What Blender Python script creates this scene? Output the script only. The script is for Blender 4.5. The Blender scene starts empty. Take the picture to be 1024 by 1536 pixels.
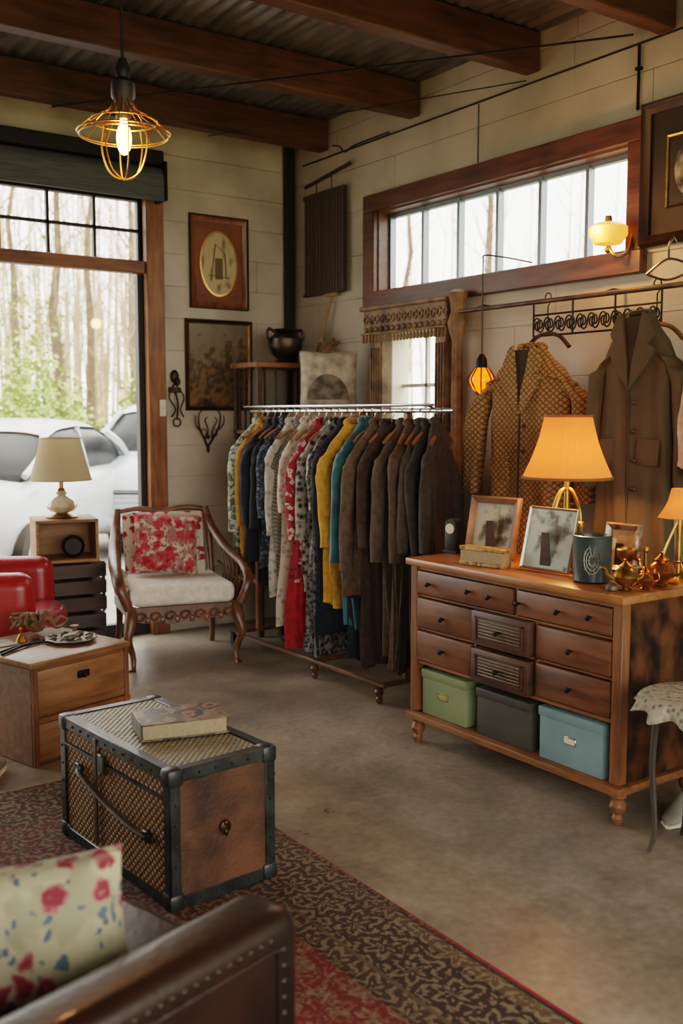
import bpy, bmesh, math, random
from mathutils import Vector, Matrix
R=math.radians; PI=math.pi; sin=math.sin; cos=math.cos
rnd=random.Random(7)
SC=bpy.context.scene; C=SC.collection
# ------------------------------------------------------------- camera geometry
F=1510.; YAW=R(35.3); PT=R(5.6); EYE=1.65
fh=(sin(YAW),cos(YAW)); rt=(cos(YAW),-sin(YAW))
def ray(px,py):
    a=(px-512)/F; b=(768-py)/F
    fw=cos(PT)+b*sin(PT); up=-sin(PT)+b*cos(PT)
    return Vector((a*rt[0]+fw*fh[0],a*rt[1]+fw*fh[1],up))
def onz(px,py,z=0):
    d=ray(px,py); return Vector((0,0,EYE))+d*((z-EYE)/d.z)
def onx(px,py,X):
    d=ray(px,py); return Vector((0,0,EYE))+d*(X/d.x)
def ony(px,py,Y):
    d=ray(px,py); return Vector((0,0,EYE))+d*(Y/d.y)
def colx(px,X,z):
    t=(px-512)/F; up=z-EYE; c=cos(PT); s=sin(PT)
    return (t*(c*fh[0]*X-s*up)-rt[0]*X)/(rt[1]-t*c*fh[1])
def coly(px,Y,z):
    t=(px-512)/F; up=z-EYE; c=cos(PT); s=sin(PT)
    return (t*(c*fh[1]*Y-s*up)-rt[1]*Y)/(rt[0]-t*c*fh[0])
cam=bpy.data.cameras.new('camera'); co=bpy.data.objects.new('camera',cam); C.objects.link(co)
co.location=(0,0,EYE); co.rotation_euler=(R(90)-PT,0,-YAW)
cam.lens=F/1536*36; cam.sensor_width=36; cam.clip_start=.05; cam.clip_end=200
cam.dof.use_dof=True; cam.dof.focus_distance=4.6; cam.dof.aperture_fstop=2.1
SC.camera=co
# ------------------------------------------------------------- materials
def lin(c):
    if isinstance(c,str):
        c=c.lstrip('#'); c=[int(c[i:i+2],16)/255 for i in (0,2,4)]
    return tuple(((x/12.92) if x<=.04045 else ((x+.055)/1.055)**2.4) for x in c)+(1,)
def nd(nt,typ,props=None,ins=None):
    n=nt.nodes.new(typ)
    for k,v in (props or {}).items(): setattr(n,k,v)
    for k,v in (ins or {}).items():
        if isinstance(v,bpy.types.NodeSocket): nt.links.new(v,n.inputs[k])
        else: n.inputs[k].default_value=v
    return n
def base(name):
    m=bpy.data.materials.new(name); m.use_nodes=True; nt=m.node_tree
    return m,nt,nt.nodes['Principled BSDF']
def ramp(nt,fac,stops,interp='LINEAR'):
    r=nt.nodes.new('ShaderNodeValToRGB'); r.color_ramp.interpolation=interp
    e=r.color_ramp.elements
    while len(e)<len(stops): e.new(.5)
    for i,(p,c) in enumerate(stops): e[i].position=p; e[i].color=lin(c) if not (isinstance(c,tuple) and len(c)==4) else c
    nt.links.new(fac,r.inputs[0]); return r.outputs[0]
def coord(nt,scale=(1,1,1),kind='Object'):
    tc=nd(nt,'ShaderNodeTexCoord'); mp=nd(nt,'ShaderNodeMapping',None,{'Vector':tc.outputs[kind],'Scale':scale})
    return mp.outputs[0]
def mat(name,c1,c2=None,scale=5,st=(1,1,1),kind='noise',rough=.6,metal=0,bump=0,bs=None,c3=None,emit=0,ecol=None,lo=.35,hi=.65,coat=0,sheen=0,detail=5,spec=.5):
    m,nt,b=base(name)
    b.inputs['Roughness'].default_value=rough; b.inputs['Metallic'].default_value=metal
    b.inputs['Coat Weight'].default_value=coat; b.inputs['Sheen Weight'].default_value=sheen
    b.inputs['Specular IOR Level'].default_value=spec
    b.inputs['Base Color'].default_value=lin(c1)
    v=coord(nt,st)
    def tex(k,s):
        if k=='noise': return nd(nt,'ShaderNodeTexNoise',None,{'Vector':v,'Scale':s,'Detail':detail}).outputs[0]
        if k=='stripe': return nd(nt,'ShaderNodeTexWave',None,{'Vector':v,'Scale':s,'Distortion':0.}).outputs['Fac']
        if k=='voronoi': return nd(nt,'ShaderNodeTexVoronoi',None,{'Vector':v,'Scale':s}).outputs['Distance']
        if k=='wicker':
            a=nd(nt,'ShaderNodeTexWave',{'bands_direction':'DIAGONAL'},{'Vector':v,'Scale':s}).outputs['Fac']
            mp2=nd(nt,'ShaderNodeMapping',None,{'Vector':v,'Scale':(1,-1,1)})
            w1=nd(nt,'ShaderNodeTexWave',{'bands_direction':'DIAGONAL'},{'Vector':mp2.outputs[0],'Scale':s}).outputs['Fac']
            return nd(nt,'ShaderNodeMath',{'operation':'MULTIPLY'},{0:a,1:w1}).outputs[0]
    if c2 is not None:
        t=tex(kind,scale)
        stops=[(lo,c1),(hi,c2)] if c3 is None else [(lo,c1),((lo+hi)/2,c2),(hi,c3)]
        col=ramp(nt,t,stops); nt.links.new(col,b.inputs['Base Color'])
        if emit and ecol is None: nt.links.new(col,b.inputs['Emission Color'])
    if bump:
        t2=tex(kind if bs is None else 'noise',bs or scale)
        bp=nd(nt,'ShaderNodeBump',None,{'Height':t2,'Strength':bump,'Distance':.01}); nt.links.new(bp.outputs[0],b.inputs['Normal'])
    if emit:
        b.inputs['Emission Strength'].default_value=emit
        if ecol is not None or c2 is None: b.inputs['Emission Color'].default_value=lin(ecol or c1)
    return m
def wood(name,c1,c2,ax='x',rough=.45,scale=3,coat=.1,bump=.15):
    st={'x':(1,9,9),'y':(9,1,9),'z':(9,9,1)}[ax]
    m,nt,b=base(name); v=coord(nt,st)
    n=nd(nt,'ShaderNodeTexNoise',None,{'Vector':v,'Scale':scale,'Detail':8.,'Distortion':.6}).outputs[0]
    v2=coord(nt,(1.3,1.3,1.3)); n2=nd(nt,'ShaderNodeTexNoise',None,{'Vector':v2,'Scale':2.5,'Detail':5.}).outputs[0]
    s=nd(nt,'ShaderNodeMath',{'operation':'MULTIPLY_ADD'},{0:n2,1:.7,2:n}).outputs[0]
    col=ramp(nt,s,[(.6,c1),(1.05,c2)]); nt.links.new(col,b.inputs['Base Color'])
    bp=nd(nt,'ShaderNodeBump',None,{'Height':n,'Strength':bump,'Distance':.004}); nt.links.new(bp.outputs[0],b.inputs['Normal'])
    rv=nd(nt,'ShaderNodeMath',{'operation':'MULTIPLY_ADD'},{0:n2,1:.35,2:rough-.12}).outputs[0]
    nt.links.new(rv,b.inputs['Roughness']); b.inputs['Coat Weight'].default_value=coat
    b.inputs['Coat Roughness'].default_value=.3
    return m
def floral(name,bg,f1,f2,leaf,scale=14,t1=.32,t2=.5,rough=.85,bg2=None):
    m,nt,b=base(name); v=coord(nt)
    nz=nd(nt,'ShaderNodeTexNoise',None,{'Vector':v,'Scale':scale*1.5,'Detail':3.})
    mx=nd(nt,'ShaderNodeMix',{'data_type':'VECTOR'},{'Factor':.06}); nt.links.new(v,mx.inputs[4]); nt.links.new(nz.outputs['Color'],mx.inputs[5])
    vv=mx.outputs[1]
    d=nd(nt,'ShaderNodeTexVoronoi',None,{'Vector':vv,'Scale':scale})
    d2=nd(nt,'ShaderNodeTexVoronoi',None,{'Vector':vv,'Scale':scale*1.7})
    g=ramp(nt,d2.outputs['Distance'],[(t1,leaf),(t1+.05,bg)])
    if bg2:
        gg=nd(nt,'ShaderNodeTexNoise',None,{'Vector':v,'Scale':scale*.7}).outputs[0]
        g0=ramp(nt,gg,[(.45,bg),(.55,bg2)])
        ms=ramp(nt,d2.outputs['Distance'],[(t1,'#ffffff'),(t1+.05,'#000000')])
        q=nd(nt,'ShaderNodeMix',{'data_type':'RGBA'}); nt.links.new(ms,q.inputs[0]); nt.links.new(g0,q.inputs[6]); q.inputs[7].default_value=lin(leaf); g=q.outputs[2]
    fcol=ramp(nt,d.outputs['Distance'],[(.08,f2),(.16,f1),(.3,f1),(.36,f2)])
    msk=ramp(nt,d.outputs['Distance'],[(t2*.85,'#ffffff'),(t2*.95,'#000000')])
    sel=nd(nt,'ShaderNodeSeparateColor',None,{0:d.outputs['Color']})
    gt=nd(nt,'ShaderNodeMath',{'operation':'GREATER_THAN'},{0:sel.outputs[0],1:.35})
    mm=nd(nt,'ShaderNodeMath',{'operation':'MULTIPLY'},{0:gt.outputs[0]}); nt.links.new(msk,mm.inputs[1])
    q=nd(nt,'ShaderNodeMix',{'data_type':'RGBA'}); nt.links.new(mm.outputs[0],q.inputs[0]); nt.links.new(g,q.inputs[6]); nt.links.new(fcol,q.inputs[7])
    nt.links.new(q.outputs[2],b.inputs['Base Color']); b.inputs['Roughness'].default_value=rough
    return m
def glassy(name,tint='#ffffff',gl=.04):
    m,nt,b=base(name); nt.nodes.remove(b)
    t=nd(nt,'ShaderNodeBsdfTransparent',None,{0:lin(tint)}); g=nd(nt,'ShaderNodeBsdfGlossy',None,{'Roughness':.03})
    mx=nd(nt,'ShaderNodeMixShader',None,{0:gl,1:t.outputs[0],2:g.outputs[0]})
    nt.links.new(mx.outputs[0],nt.nodes['Material Output'].inputs[0]); return m
def shade_mat(name,col,ecol,e):
    m,nt,b=base(name)
    nt.nodes.remove(b)
    d=nd(nt,'ShaderNodeBsdfDiffuse',None,{0:lin(col)}); t=nd(nt,'ShaderNodeBsdfTranslucent',None,{0:lin(col)})
    mx=nd(nt,'ShaderNodeMixShader',None,{0:.5,1:d.outputs[0],2:t.outputs[0]})
    if e:
        em=nd(nt,'ShaderNodeEmission',None,{0:lin(ecol),1:e}); ad=nd(nt,'ShaderNodeAddShader',None,{0:mx.outputs[0],1:em.outputs[0]}); out=ad.outputs[0]
    else: out=mx.outputs[0]
    nt.links.new(out,nt.nodes['Material Output'].inputs[0]); return m
# ------------------------------------------------------------- mesh builder
def cr(pts,k=6):
    P=[Vector(p) for p in pts]; o=[]
    for i in range(len(P)-1):
        a=P[max(i-1,0)];b=P[i];c=P[i+1];d=P[min(i+2,len(P)-1)]
        for j in range(k):
            t=j/k; o.append(.5*((2*b)+(c-a)*t+(2*a-5*b+4*c-d)*t*t+(3*b-a-3*c+d)*t**3))
    o.append(P[-1]); return o
def T(loc=(0,0,0),rot=(0,0,0)):
    return Matrix.Translation(loc)@Matrix.Rotation(rot[2],4,'Z')@Matrix.Rotation(rot[1],4,'Y')@Matrix.Rotation(rot[0],4,'X')
class MB:
    def __init__(s): s.v=[]; s.f=[]; s.mi=[]; s.cur=0
    def add(s,vs,fs,M=None):
        n=len(s.v)
        for p in vs:
            p=Vector(p)
            if M is not None: p=M@p
            s.v.append(p)
        for f in fs: s.f.append([i+n for i in f]); s.mi.append(s.cur)
        return s
    def box(s,c,size,rot=(0,0,0),bev=0,seg=1):
        bm=bmesh.new(); bmesh.ops.create_cube(bm,size=1)
        for v in bm.verts: v.co=Vector((v.co.x*size[0],v.co.y*size[1],v.co.z*size[2]))
        if bev: bmesh.ops.bevel(bm,geom=bm.edges[:],offset=min(bev,min(size)*.49),segments=seg,profile=.5,affect='EDGES')
        bm.verts.index_update()
        s.add([v.co.copy() for v in bm.verts],[[v.index for v in f.verts] for f in bm.faces],T(c,rot)); bm.free(); return s
    def b2(s,lo,hi,bev=0,seg=1):
        return s.box([(a+b)/2 for a,b in zip(lo,hi)],[abs(b-a) for a,b in zip(lo,hi)],(0,0,0),bev,seg)
    def tube(s,pts,r,n=8,closed=False,caps=True,sq=1.0):
        P=[Vector(p) for p in pts]; rr=r if isinstance(r,(list,tuple)) else [r]*len(P)
        if len(rr)!=len(P):
            q=[]
            for i in range(len(P)):
                x=i/(len(P)-1)*(len(rr)-1); j=min(int(x),len(rr)-2); q.append(rr[j]+(rr[j+1]-rr[j])*(x-j))
            rr=q
        vs=[];fs=[]; up=None; L=len(P)
        for i in range(L):
            if closed: d=P[(i+1)%L]-P[i-1]
            else: d=P[min(i+1,L-1)]-P[max(i-1,0)]
            if d.length<1e-9: d=Vector((0,0,1))
            d.normalize()
            if up is None:
                up=Vector((0,0,1)) if abs(d.z)<.9 else Vector((1,0,0))
            a=d.cross(up)
            if a.length<1e-6: a=d.orthogonal()
            a.normalize(); b=a.cross(d); b.normalize(); up=b
            for k in range(n):
                th=2*PI*k/n; vs.append(P[i]+a*(rr[i]*cos(th))+b*(rr[i]*sq*sin(th)))
        for i in range(L if closed else L-1):
            for k in range(n):
                k2=(k+1)%n; j=(i+1)%L; fs.append([i*n+k,i*n+k2,j*n+k2,j*n+k])
        if caps and not closed: fs.append(list(range(n))[::-1]); fs.append([(L-1)*n+k for k in range(n)])
        return s.add(vs,fs)
    def cyl(s,p0,p1,r0,r1=None,n=16): return s.tube([p0,p1],[r0,r0 if r1 is None else r1],n)
    def lathe(s,prof,n=28,c=(0,0,0),M=None,flute=0,nf=12,capb=True,capt=True):
        vs=[];fs=[]
        for (r,z) in prof:
            for k in range(n):
                th=2*PI*k/n; q=r*(1+flute*cos(nf*th)); vs.append((c[0]+q*cos(th),c[1]+q*sin(th),c[2]+z))
        L=len(prof)
        for i in range(L-1):
            for k in range(n):
                k2=(k+1)%n; fs.append([i*n+k,i*n+k2,(i+1)*n+k2,(i+1)*n+k])
        if capb: fs.append(list(range(n))[::-1])
        if capt: fs.append([(L-1)*n+k for k in range(n)])
        return s.add(vs,fs,M)
    def loft(s,rings,caps=True,M=None):
        n=len(rings[0]); vs=[p for r in rings for p in r]; fs=[]
        for i in range(len(rings)-1):
            for k in range(n):
                k2=(k+1)%n; fs.append([i*n+k,i*n+k2,(i+1)*n+k2,(i+1)*n+k])
        if caps: fs.append(list(range(n))[::-1]); fs.append([(len(rings)-1)*n+k for k in range(n)])
        return s.add(vs,fs,M)
    def grid(s,fn,nu,nv,M=None):
        vs=[fn(i/nu,j/nv) for i in range(nu+1) for j in range(nv+1)]; fs=[]
        for i in range(nu):
            for j in range(nv):
                a=i*(nv+1)+j; fs.append([a,a+nv+1,a+nv+2,a+1])
        return s.add(vs,fs,M)
    def prism(s,poly,d0,d1,ax='y',M=None):
        def P(a,b,d): return {'y':(a,d,b),'z':(a,b,d),'x':(d,a,b)}[ax]
        n=len(poly); vs=[P(a,b,d0) for a,b in poly]+[P(a,b,d1) for a,b in poly]
        fs=[list(range(n)),[n+i for i in range(n)][::-1]]+[[i,(i+1)%n,n+(i+1)%n,n+i] for i in range(n)]
        return s.add(vs,fs,M)
    def sph(s,c,r,n=14,m=8):
        if not isinstance(r,(tuple,list)): r=(r,r,r)
        rings=[]
        for i in range(m+1):
            a=-PI/2+PI*i/m; q=max(cos(a),.02)
            rings.append([(c[0]+r[0]*q*cos(2*PI*k/n),c[1]+r[1]*q*sin(2*PI*k/n),c[2]+r[2]*sin(a)) for k in range(n)])
        return s.loft(rings)
    def obj(s,name,m,parent=None,ang=38,**kw):
        me=bpy.data.meshes.new(name); me.from_pydata([tuple(v) for v in s.v],[],s.f)
        bm=bmesh.new(); bm.from_mesh(me); bmesh.ops.recalc_face_normals(bm,faces=bm.faces[:]); bm.to_mesh(me); bm.free()
        for mm in (m if isinstance(m,(list,tuple)) else [m]): me.materials.append(mm)
        for p,i in zip(me.polygons,s.mi): p.material_index=i; p.use_smooth=True
        me.set_sharp_from_angle(angle=R(ang))
        o=bpy.data.objects.new(name,me); C.objects.link(o)
        if parent is not None: o.parent=parent
        for k,v in kw.items(): o[k]=v
        return o
def scatter(proto,locs):
    proto.location=locs[0]
    for l in locs[1:]:
        c=proto.copy(); C.objects.link(c); c.parent=proto.parent; c.location=l
def thing(name,label,cat,loc=(0,0,0),rz=0,group=None):
    o=bpy.data.objects.new(name,None); C.objects.link(o); o.empty_display_size=.1
    o.location=loc; o.rotation_euler=(0,0,rz); o['label']=label; o['category']=cat
    if group: o['group']=group
    return o
def one(name,mb,m,label,cat,loc=(0,0,0),rz=0,group=None,ang=38):
    o=mb.obj(name,m,None,ang); o.location=loc; o.rotation_euler=(0,0,rz); o['label']=label; o['category']=cat
    if group: o['group']=group
    return o
def struct(name,mb,m,ang=38,parent=None):
    o=mb.obj(name,m,parent,ang)
    if parent is None: o['kind']='structure'
    return o
def dup(root,loc,rz=None,label=None,group=None,scale=None):
    def rec(o,par):
        c=o.copy(); C.objects.link(c); c.parent=par
        for ch in list(o.children): rec(ch,c)
        return c
    r=rec(root,None); r.location=loc
    if rz is not None: r.rotation_euler=(0,0,rz)
    if label: r['label']=label
    if group: r['group']=group
    if scale: r.scale=scale
    return r
def lamp(loc,col,w,rad=.03,name='lamp_light'):
    l=bpy.data.lights.new(name,'POINT'); l.color=lin(col)[:3]; l.energy=w; l.shadow_soft_size=rad
    o=bpy.data.objects.new(name,l); C.objects.link(o); o.location=loc; return o
# palette
m_floor,nt,b=base('concrete')
v=coord(nt); n1=nd(nt,'ShaderNodeTexNoise',None,{'Vector':v,'Scale':1.1,'Detail':10.,'Roughness':.7}).outputs[0]
n2=nd(nt,'ShaderNodeTexNoise',None,{'Vector':v,'Scale':28.,'Detail':7.}).outputs[0]
n3=nd(nt,'ShaderNodeTexNoise',None,{'Vector':v,'Scale':5.,'Detail':9.,'Roughness':.75}).outputs[0]
s_=nd(nt,'ShaderNodeMath',{'operation':'MULTIPLY_ADD'},{0:n2,1:.3,2:n1}).outputs[0]
s_=nd(nt,'ShaderNodeMath',{'operation':'MULTIPLY_ADD'},{0:n3,1:.35,2:s_}).outputs[0]
nt.links.new(ramp(nt,s_,[(.58,'#5d5449'),(.8,'#82786a'),(1.0,'#a19687')]),b.inputs['Base Color'])
rr_=ramp(nt,n1,[(.3,(.26,.26,.26,1)),(.7,(.54,.54,.54,1))]); nt.links.new(rr_,b.inputs['Roughness'])
bp=nd(nt,'ShaderNodeBump',None,{'Height':s_,'Strength':.15,'Distance':.01}); nt.links.new(bp.outputs[0],b.inputs['Normal'])
m_wall=mat('painted_siding','#aaa090','#c6bcac',2.5,rough=.6,bump=.1,bs=30)
m_wall2=mat('painted_block','#a89e8d','#c3b9a8',2.,rough=.65,bump=.15,bs=25)
m_ceil=mat('corrugated_metal_roof','#565350','#7a7670',3,(6,1,1),rough=.4,metal=.35)
m_beam=wood('beam_wood','#321d0e','#5c3920','x',.5)
m_trim=wood('trim_wood','#5f381c','#936239','z',.42)
m_trimh=wood('trim_wood_h','#3c2214','#693f27','y',.42)
m_trimx=wood('trim_wood_x','#5f381c','#895a36','x',.42)
m_black=mat('black_iron','#1a1714','#2a2520',8,rough=.5,metal=.6)
m_blackp=mat('black_paint','#1b1917',rough=.5)
m_glass=glassy('window_glass')
m_dwood=wood('dresser_wood','#3f2412','#74492a','x',.45,3,.1)
m_dwood2=wood('dresser_frame_wood','#563317','#875932','x',.42,3,.12)
m_dwoodz=wood('dresser_post_wood','#563317','#835530','z',.42,3,.12)
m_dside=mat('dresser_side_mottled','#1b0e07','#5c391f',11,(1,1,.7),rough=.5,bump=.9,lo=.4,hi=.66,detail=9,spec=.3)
m_dtop=wood('dresser_top_wood','#70431d','#a36d38','x',.3,2,.25)
m_dark=wood('dark_wood','#241810','#432c1c','x',.5)
m_chest=wood('chest_wood','#684526','#946c44','x',.42,3,.15)
m_chestd=wood('chest_dark_wood','#50341c','#77522f','x',.45)
m_brass=mat('aged_brass','#7d5f2c','#b8904c',14,rough=.38,metal=.92)
m_gold=mat('gold_wire','#be9450',rough=.28,metal=1)
m_chrome=mat('chrome','#c9c9c6',rough=.18,metal=1)
m_cream=mat('cream_fabric','#d2cabb','#e8e1d3',30,rough=.9,bump=.2)
m_leather=mat('brown_leather','#190e09','#301c12',4,rough=.34,coat=.15,bump=.15,bs=60)
m_red=mat('red_leather','#7d1214','#a1201f',4,rough=.36,coat=.2,bump=.1,bs=40)
m_rubber=mat('dark_rubber','#191716',rough=.7)
m_white=mat('white_paint','#d8d4cb',rough=.5)
m_cwood=wood('armchair_wood','#3c2112','#6f472b','z',.35,4,.3)
m_wick=mat('wicker','#3b2614','#a17841',21,kind='wicker',rough=.6,bump=.5,lo=.02,hi=.42)
m_bulb=mat('warm_bulb','#ffc870',emit=10,ecol='#ffb458')
m_bulbw=mat('bright_bulb','#ffd890',emit=25,ecol='#ffb860')
# ------------------------------------------------------------- room shell
XW,YW,H=4.4,6.9,3.83
X0,Y0=-2.7,-2.0
def wall(name,axis,p,a0,a1,H,openings,rowh,m,out=1,joint=None,seed=1):
    mb=MB(); r=random.Random(seed)
    def put(u0,u1,z0,z1,d0,d1,bev=0):
        if u1-u0<.01 or z1-z0<.01: return
        if axis=='y': mb.b2((u0,p+d0,z0),(u1,p+d1,z1),bev)
        else: mb.b2((p+d0,u0,z0),(p+d1,u1,z1),bev)
    def rects(u0,u1,z0,z1):
        zs=sorted({z0,z1}|{z for o in openings for z in (o[2],o[3]) if z0<z<z1}); out=[]
        for i in range(len(zs)-1):
            a,b_=zs[i],zs[i+1]; mid=(a+b_)/2; segs=[(u0,u1)]
            for o in openings:
                if o[2]<mid<o[3]:
                    ns=[]
                    for (s0,s1) in segs:
                        if o[1]<=s0 or o[0]>=s1: ns.append((s0,s1)); continue
                        if o[0]>s0: ns.append((s0,o[0]))
                        if o[1]<s1: ns.append((o[1],s1))
                    segs=ns
            out+=[(s0,s1,a,b_) for s0,s1 in segs]
        return out
    for (u0,u1,z0,z1) in rects(a0,a1,0,H): put(u0,u1,z0,z1,.010*out,.16*out)
    z=0
    while z<H-.01:
        zt=min(z+rowh,H); u=a0
        while u<a1-.01:
            un=min(a1,u+(joint or 99)*r.uniform(.7,1.3))
            for (s0,s1,q0,q1) in rects(u,un,z,zt):
                put(s0+.001,s1-.001,q0+(.0022 if q0==z else 0),q1-(.0022 if q1==zt else 0),0,.012*out,.002)
            u=un
        z=zt
    return struct(name,mb,m)
W1=(-1.2,3.13,0.0,3.25)
W2=(3.57,5.77,2.5,3.06)
W3=(5.06,5.62,1.1,2.2)  # opening added instead of a mirror so the panes stay bright
wall('wall_back','y',YW,X0,XW+.16,H,[W1],.235,m_wall,1,3.2,3)
wall('wall_right','x',XW,Y0,YW,H,[W2,W3],.31,m_wall2,1,1.9,5)
wall('wall_left','x',X0,Y0,YW,H,[],.31,m_wall2,-1,1.9,6)
wall('wall_front','y',Y0,X0,XW+.16,H,[(-2.4,4.1,0,3.0)],.31,m_wall,-1,3,8)
struct('floor',MB().b2((X0-.2,Y0-.2,-.1),(XW+.16,YW+.16,0)),m_floor)
mb=MB(); nx=int((XW+.2-X0+.2)/.02)
mb.grid(lambda u,v:(X0-.2+u*(XW+.4-X0),Y0-.2+v*(YW+.4-Y0),H+.012*sin(2*PI*(u*(XW+.4-X0))/.085)),nx,1)
mb.b2((X0-.2,Y0-.2,H+.05),(XW+.2,YW+.2,H+.1))
struct('ceiling',mb,m_ceil,60)
by=[6.42,5.35,4.28,3.36,2.14,1.07,0.0,-1.07]
lb=['dark timber ceiling beam nearest the back wall','dark timber ceiling beam second from the back wall','dark timber ceiling beam third from the back wall','dark timber ceiling beam at the top right edge of the photo']
for i,y in enumerate(by):
    zb_=3.56 if i==3 else 3.6
    one('ceiling_beam',MB().b2((X0+.02,y-.055,zb_),(XW-.012,y+.055,H-.014),.008),m_beam,lb[i] if i<4 else 'timber ceiling beam over or behind the camera','beam',group='timber ceiling beams')
struct('trim_1',MB().b2((3.13,YW-.05,0),(3.27,YW+.14,3.25),.006),m_trim)
struct('trim_2',MB().b2((-1.2,YW-.03,2.655),(3.128,YW+.06,2.745),.006),m_trimx)
mb=MB(); mb.b2((XW-.04,W2[0]-.1,3.06),(XW+.0,W2[1]+.13,3.18),.005).b2((XW-.04,W2[1],2.38),(XW,W2[1]+.13,3.06),.005).b2((XW-.06,W2[0]-.12,2.38),(XW,W2[1],2.5),.005)
mb.b2((XW-.04,W2[0]-.1,2.5),(XW,W2[0],3.06),.005)
mb.b2((XW,W2[1]-.012,2.5),(XW+.15,W2[1]+.001,3.06)).b2((XW,W2[0],2.499),(XW+.15,W2[1],2.512)).b2((XW,W2[0],3.048),(XW+.15,W2[1],3.061)).b2((XW,W2[0],2.5),(XW+.15,W2[0]+.012,3.06))
struct('trim_3',mb,m_trimh)
mb=MB(); mb.b2((XW-.02,W3[0]-.05,W3[3]),(XW,W3[1]+.05,W3[3]+.05)).b2((XW,W3[0],W3[2]),(XW+.15,W3[0]+.02,W3[3])).b2((XW,W3[1]-.02,W3[2]),(XW+.15,W3[1],W3[3]))
struct('trim_4',mb,m_white)
w1=bpy.data.objects.new('window_1',None); C.objects.link(w1); w1['kind']='structure'
fm=MB(); fm.b2((-1.2,YW+.02,3.17),(3.128,YW+.08,3.25)).b2((-1.2,YW+.02,0),(3.128,YW+.08,.1)).b2((3.085,YW+.02,.1),(3.128,YW+.08,2.65))
fm.obj('window_frame',m_blackp,w1)
mu=MB(); x=3.11
while x>-1.2: mu.b2((x-.011,YW+.03,2.74),(x+.011,YW+.06,3.18)); x-=.335
mu.b2((-1.2,YW+.03,2.95),(3.12,YW+.06,2.972))
mu.b2((.9,YW+.02,.1),(.96,YW+.07,2.66))
mu.obj('muntin',m_blackp,w1)
MB().b2((-1.2,YW+.043,.1),(3.12,YW+.046,3.2)).obj('pane',m_glass,w1)
w2=bpy.data.objects.new('window_2',None); C.objects.link(w2); w2['kind']='structure'
m_alu=mat('aluminium_frame','#7d858b',rough=.4,metal=.6)
fm=MB(); n=6
fm.b2((XW+.1,W2[0],2.512),(XW+.14,W2[1],2.535)).b2((XW+.1,W2[0],3.02),(XW+.14,W2[1],3.048))
for i in range(n+1):
    yy=W2[0]+.02+(W2[1]-W2[0]-.04)*i/n; fm.b2((XW+.09,yy-.012,2.52),(XW+.14,yy+.012,3.04))
fm.obj('window_frame',m_alu,w2)
MB().b2((XW+.118,W2[0],2.51),(XW+.121,W2[1],3.05)).obj('pane',m_glass,w2)
w3=bpy.data.objects.new('added_window',None); C.objects.link(w3); w3['kind']='structure'
fm=MB(); ym=(W3[0]+W3[1])/2
fm.b2((XW+.09,ym-.012,W3[2]),(XW+.12,ym+.012,W3[3])).b2((XW+.09,W3[0],1.83),(XW+.12,W3[1],1.855)).b2((XW+.09,W3[0],1.45),(XW+.12,W3[1],1.475)).b2((XW+.09,W3[0],W3[2]),(XW+.12,W3[1],W3[2]+.03)).b2((XW+.09,W3[0],W3[3]-.03),(XW+.12,W3[1],W3[3]))
fm.obj('window_frame',m_white,w3); MB().b2((XW+.104,W3[0],W3[2]),(XW+.107,W3[1],W3[3])).obj('pane',m_glass,w3)
# roller shade
m_shade=mat('grey_shade_fabric','#4b5055','#5e6368',6,(1,1,20),rough=.7)
rs=thing('roller_shade','dark grey roller shade rolled up above the big left window','roller shade',(1.0,YW-.12,3.2))
MB().b2((-2.2,-.02,.2),(2.24,.118,.31),.01).obj('housing',m_blackp,rs)
MB().tube([(-2.2,-.0,.10),(2.2,-.0,.10)],.09,20).obj('rolled_fabric',m_shade,rs)
mb=MB(); mb.b2((-2.2,-.09,-.04),(2.2,-.078,.1)).b2((-2.2,-.095,-.055),(2.2,-.07,-.035)); mb.obj('hem_bar',m_shade,rs)
MB().b2((2.2,-.1,-.05),(2.225,.118,.22),.004).obj('end_bracket',m_black,rs)
one('steel_post',MB().b2((-.035,-.035,0),(.035,.035,3.8),.006),m_blackp,'dark steel post in the corner between the two walls','post',(XW-.055,YW-.055,0))
one('conduit',MB().tube([(XW-.02,6.7,3.55),(XW-.02,.5,3.55)],.006,8),m_black,'thin black conduit running along the top of the right wall','conduit')
y=colx(953,XW-.03,3.2)
mb=MB(); mb.tube([(XW-.014,y,3.545),(XW-.014,y,3.22)],.008,8)
mb.b2((XW-.026,y-.016,3.42),(XW-.002,y+.016,3.435))
one('drop_pipe',mb,m_black,'black vertical pipe between the long window and the picture','pipe')
y=colx(717,XW-.02,3.3)
one('wire',MB().tube([(XW-.02,y,3.54),(XW-.02,y,3.19)],.004,6),m_black,'short black wire dropping to the long window trim','wire')
def rod(name,p,q,r,label):
    one(name,MB().tube([p,q],r,6),m_black,label,'rod')
rod('brace_rod',(2.3,6.4,3.57),(4.3,3.5,3.57),.0055,'long diagonal metal rod crossing under the ceiling beams')
rod('brace_rod',(3.4,6.4,3.56),(4.35,4.3,3.56),.0035,'thinner short metal rod under the beams near the right wall')
mb=MB(); mb.tube(cr([(4.38,6.3,3.62),(4.3,6.1,3.56),(4.28,6.0,3.5),(4.3,5.9,3.53),(4.36,5.6,3.56)],8),.006,6)
one('cable',mb,m_blackp,'drooping black cable near the beam end in the corner','cable')
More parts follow.
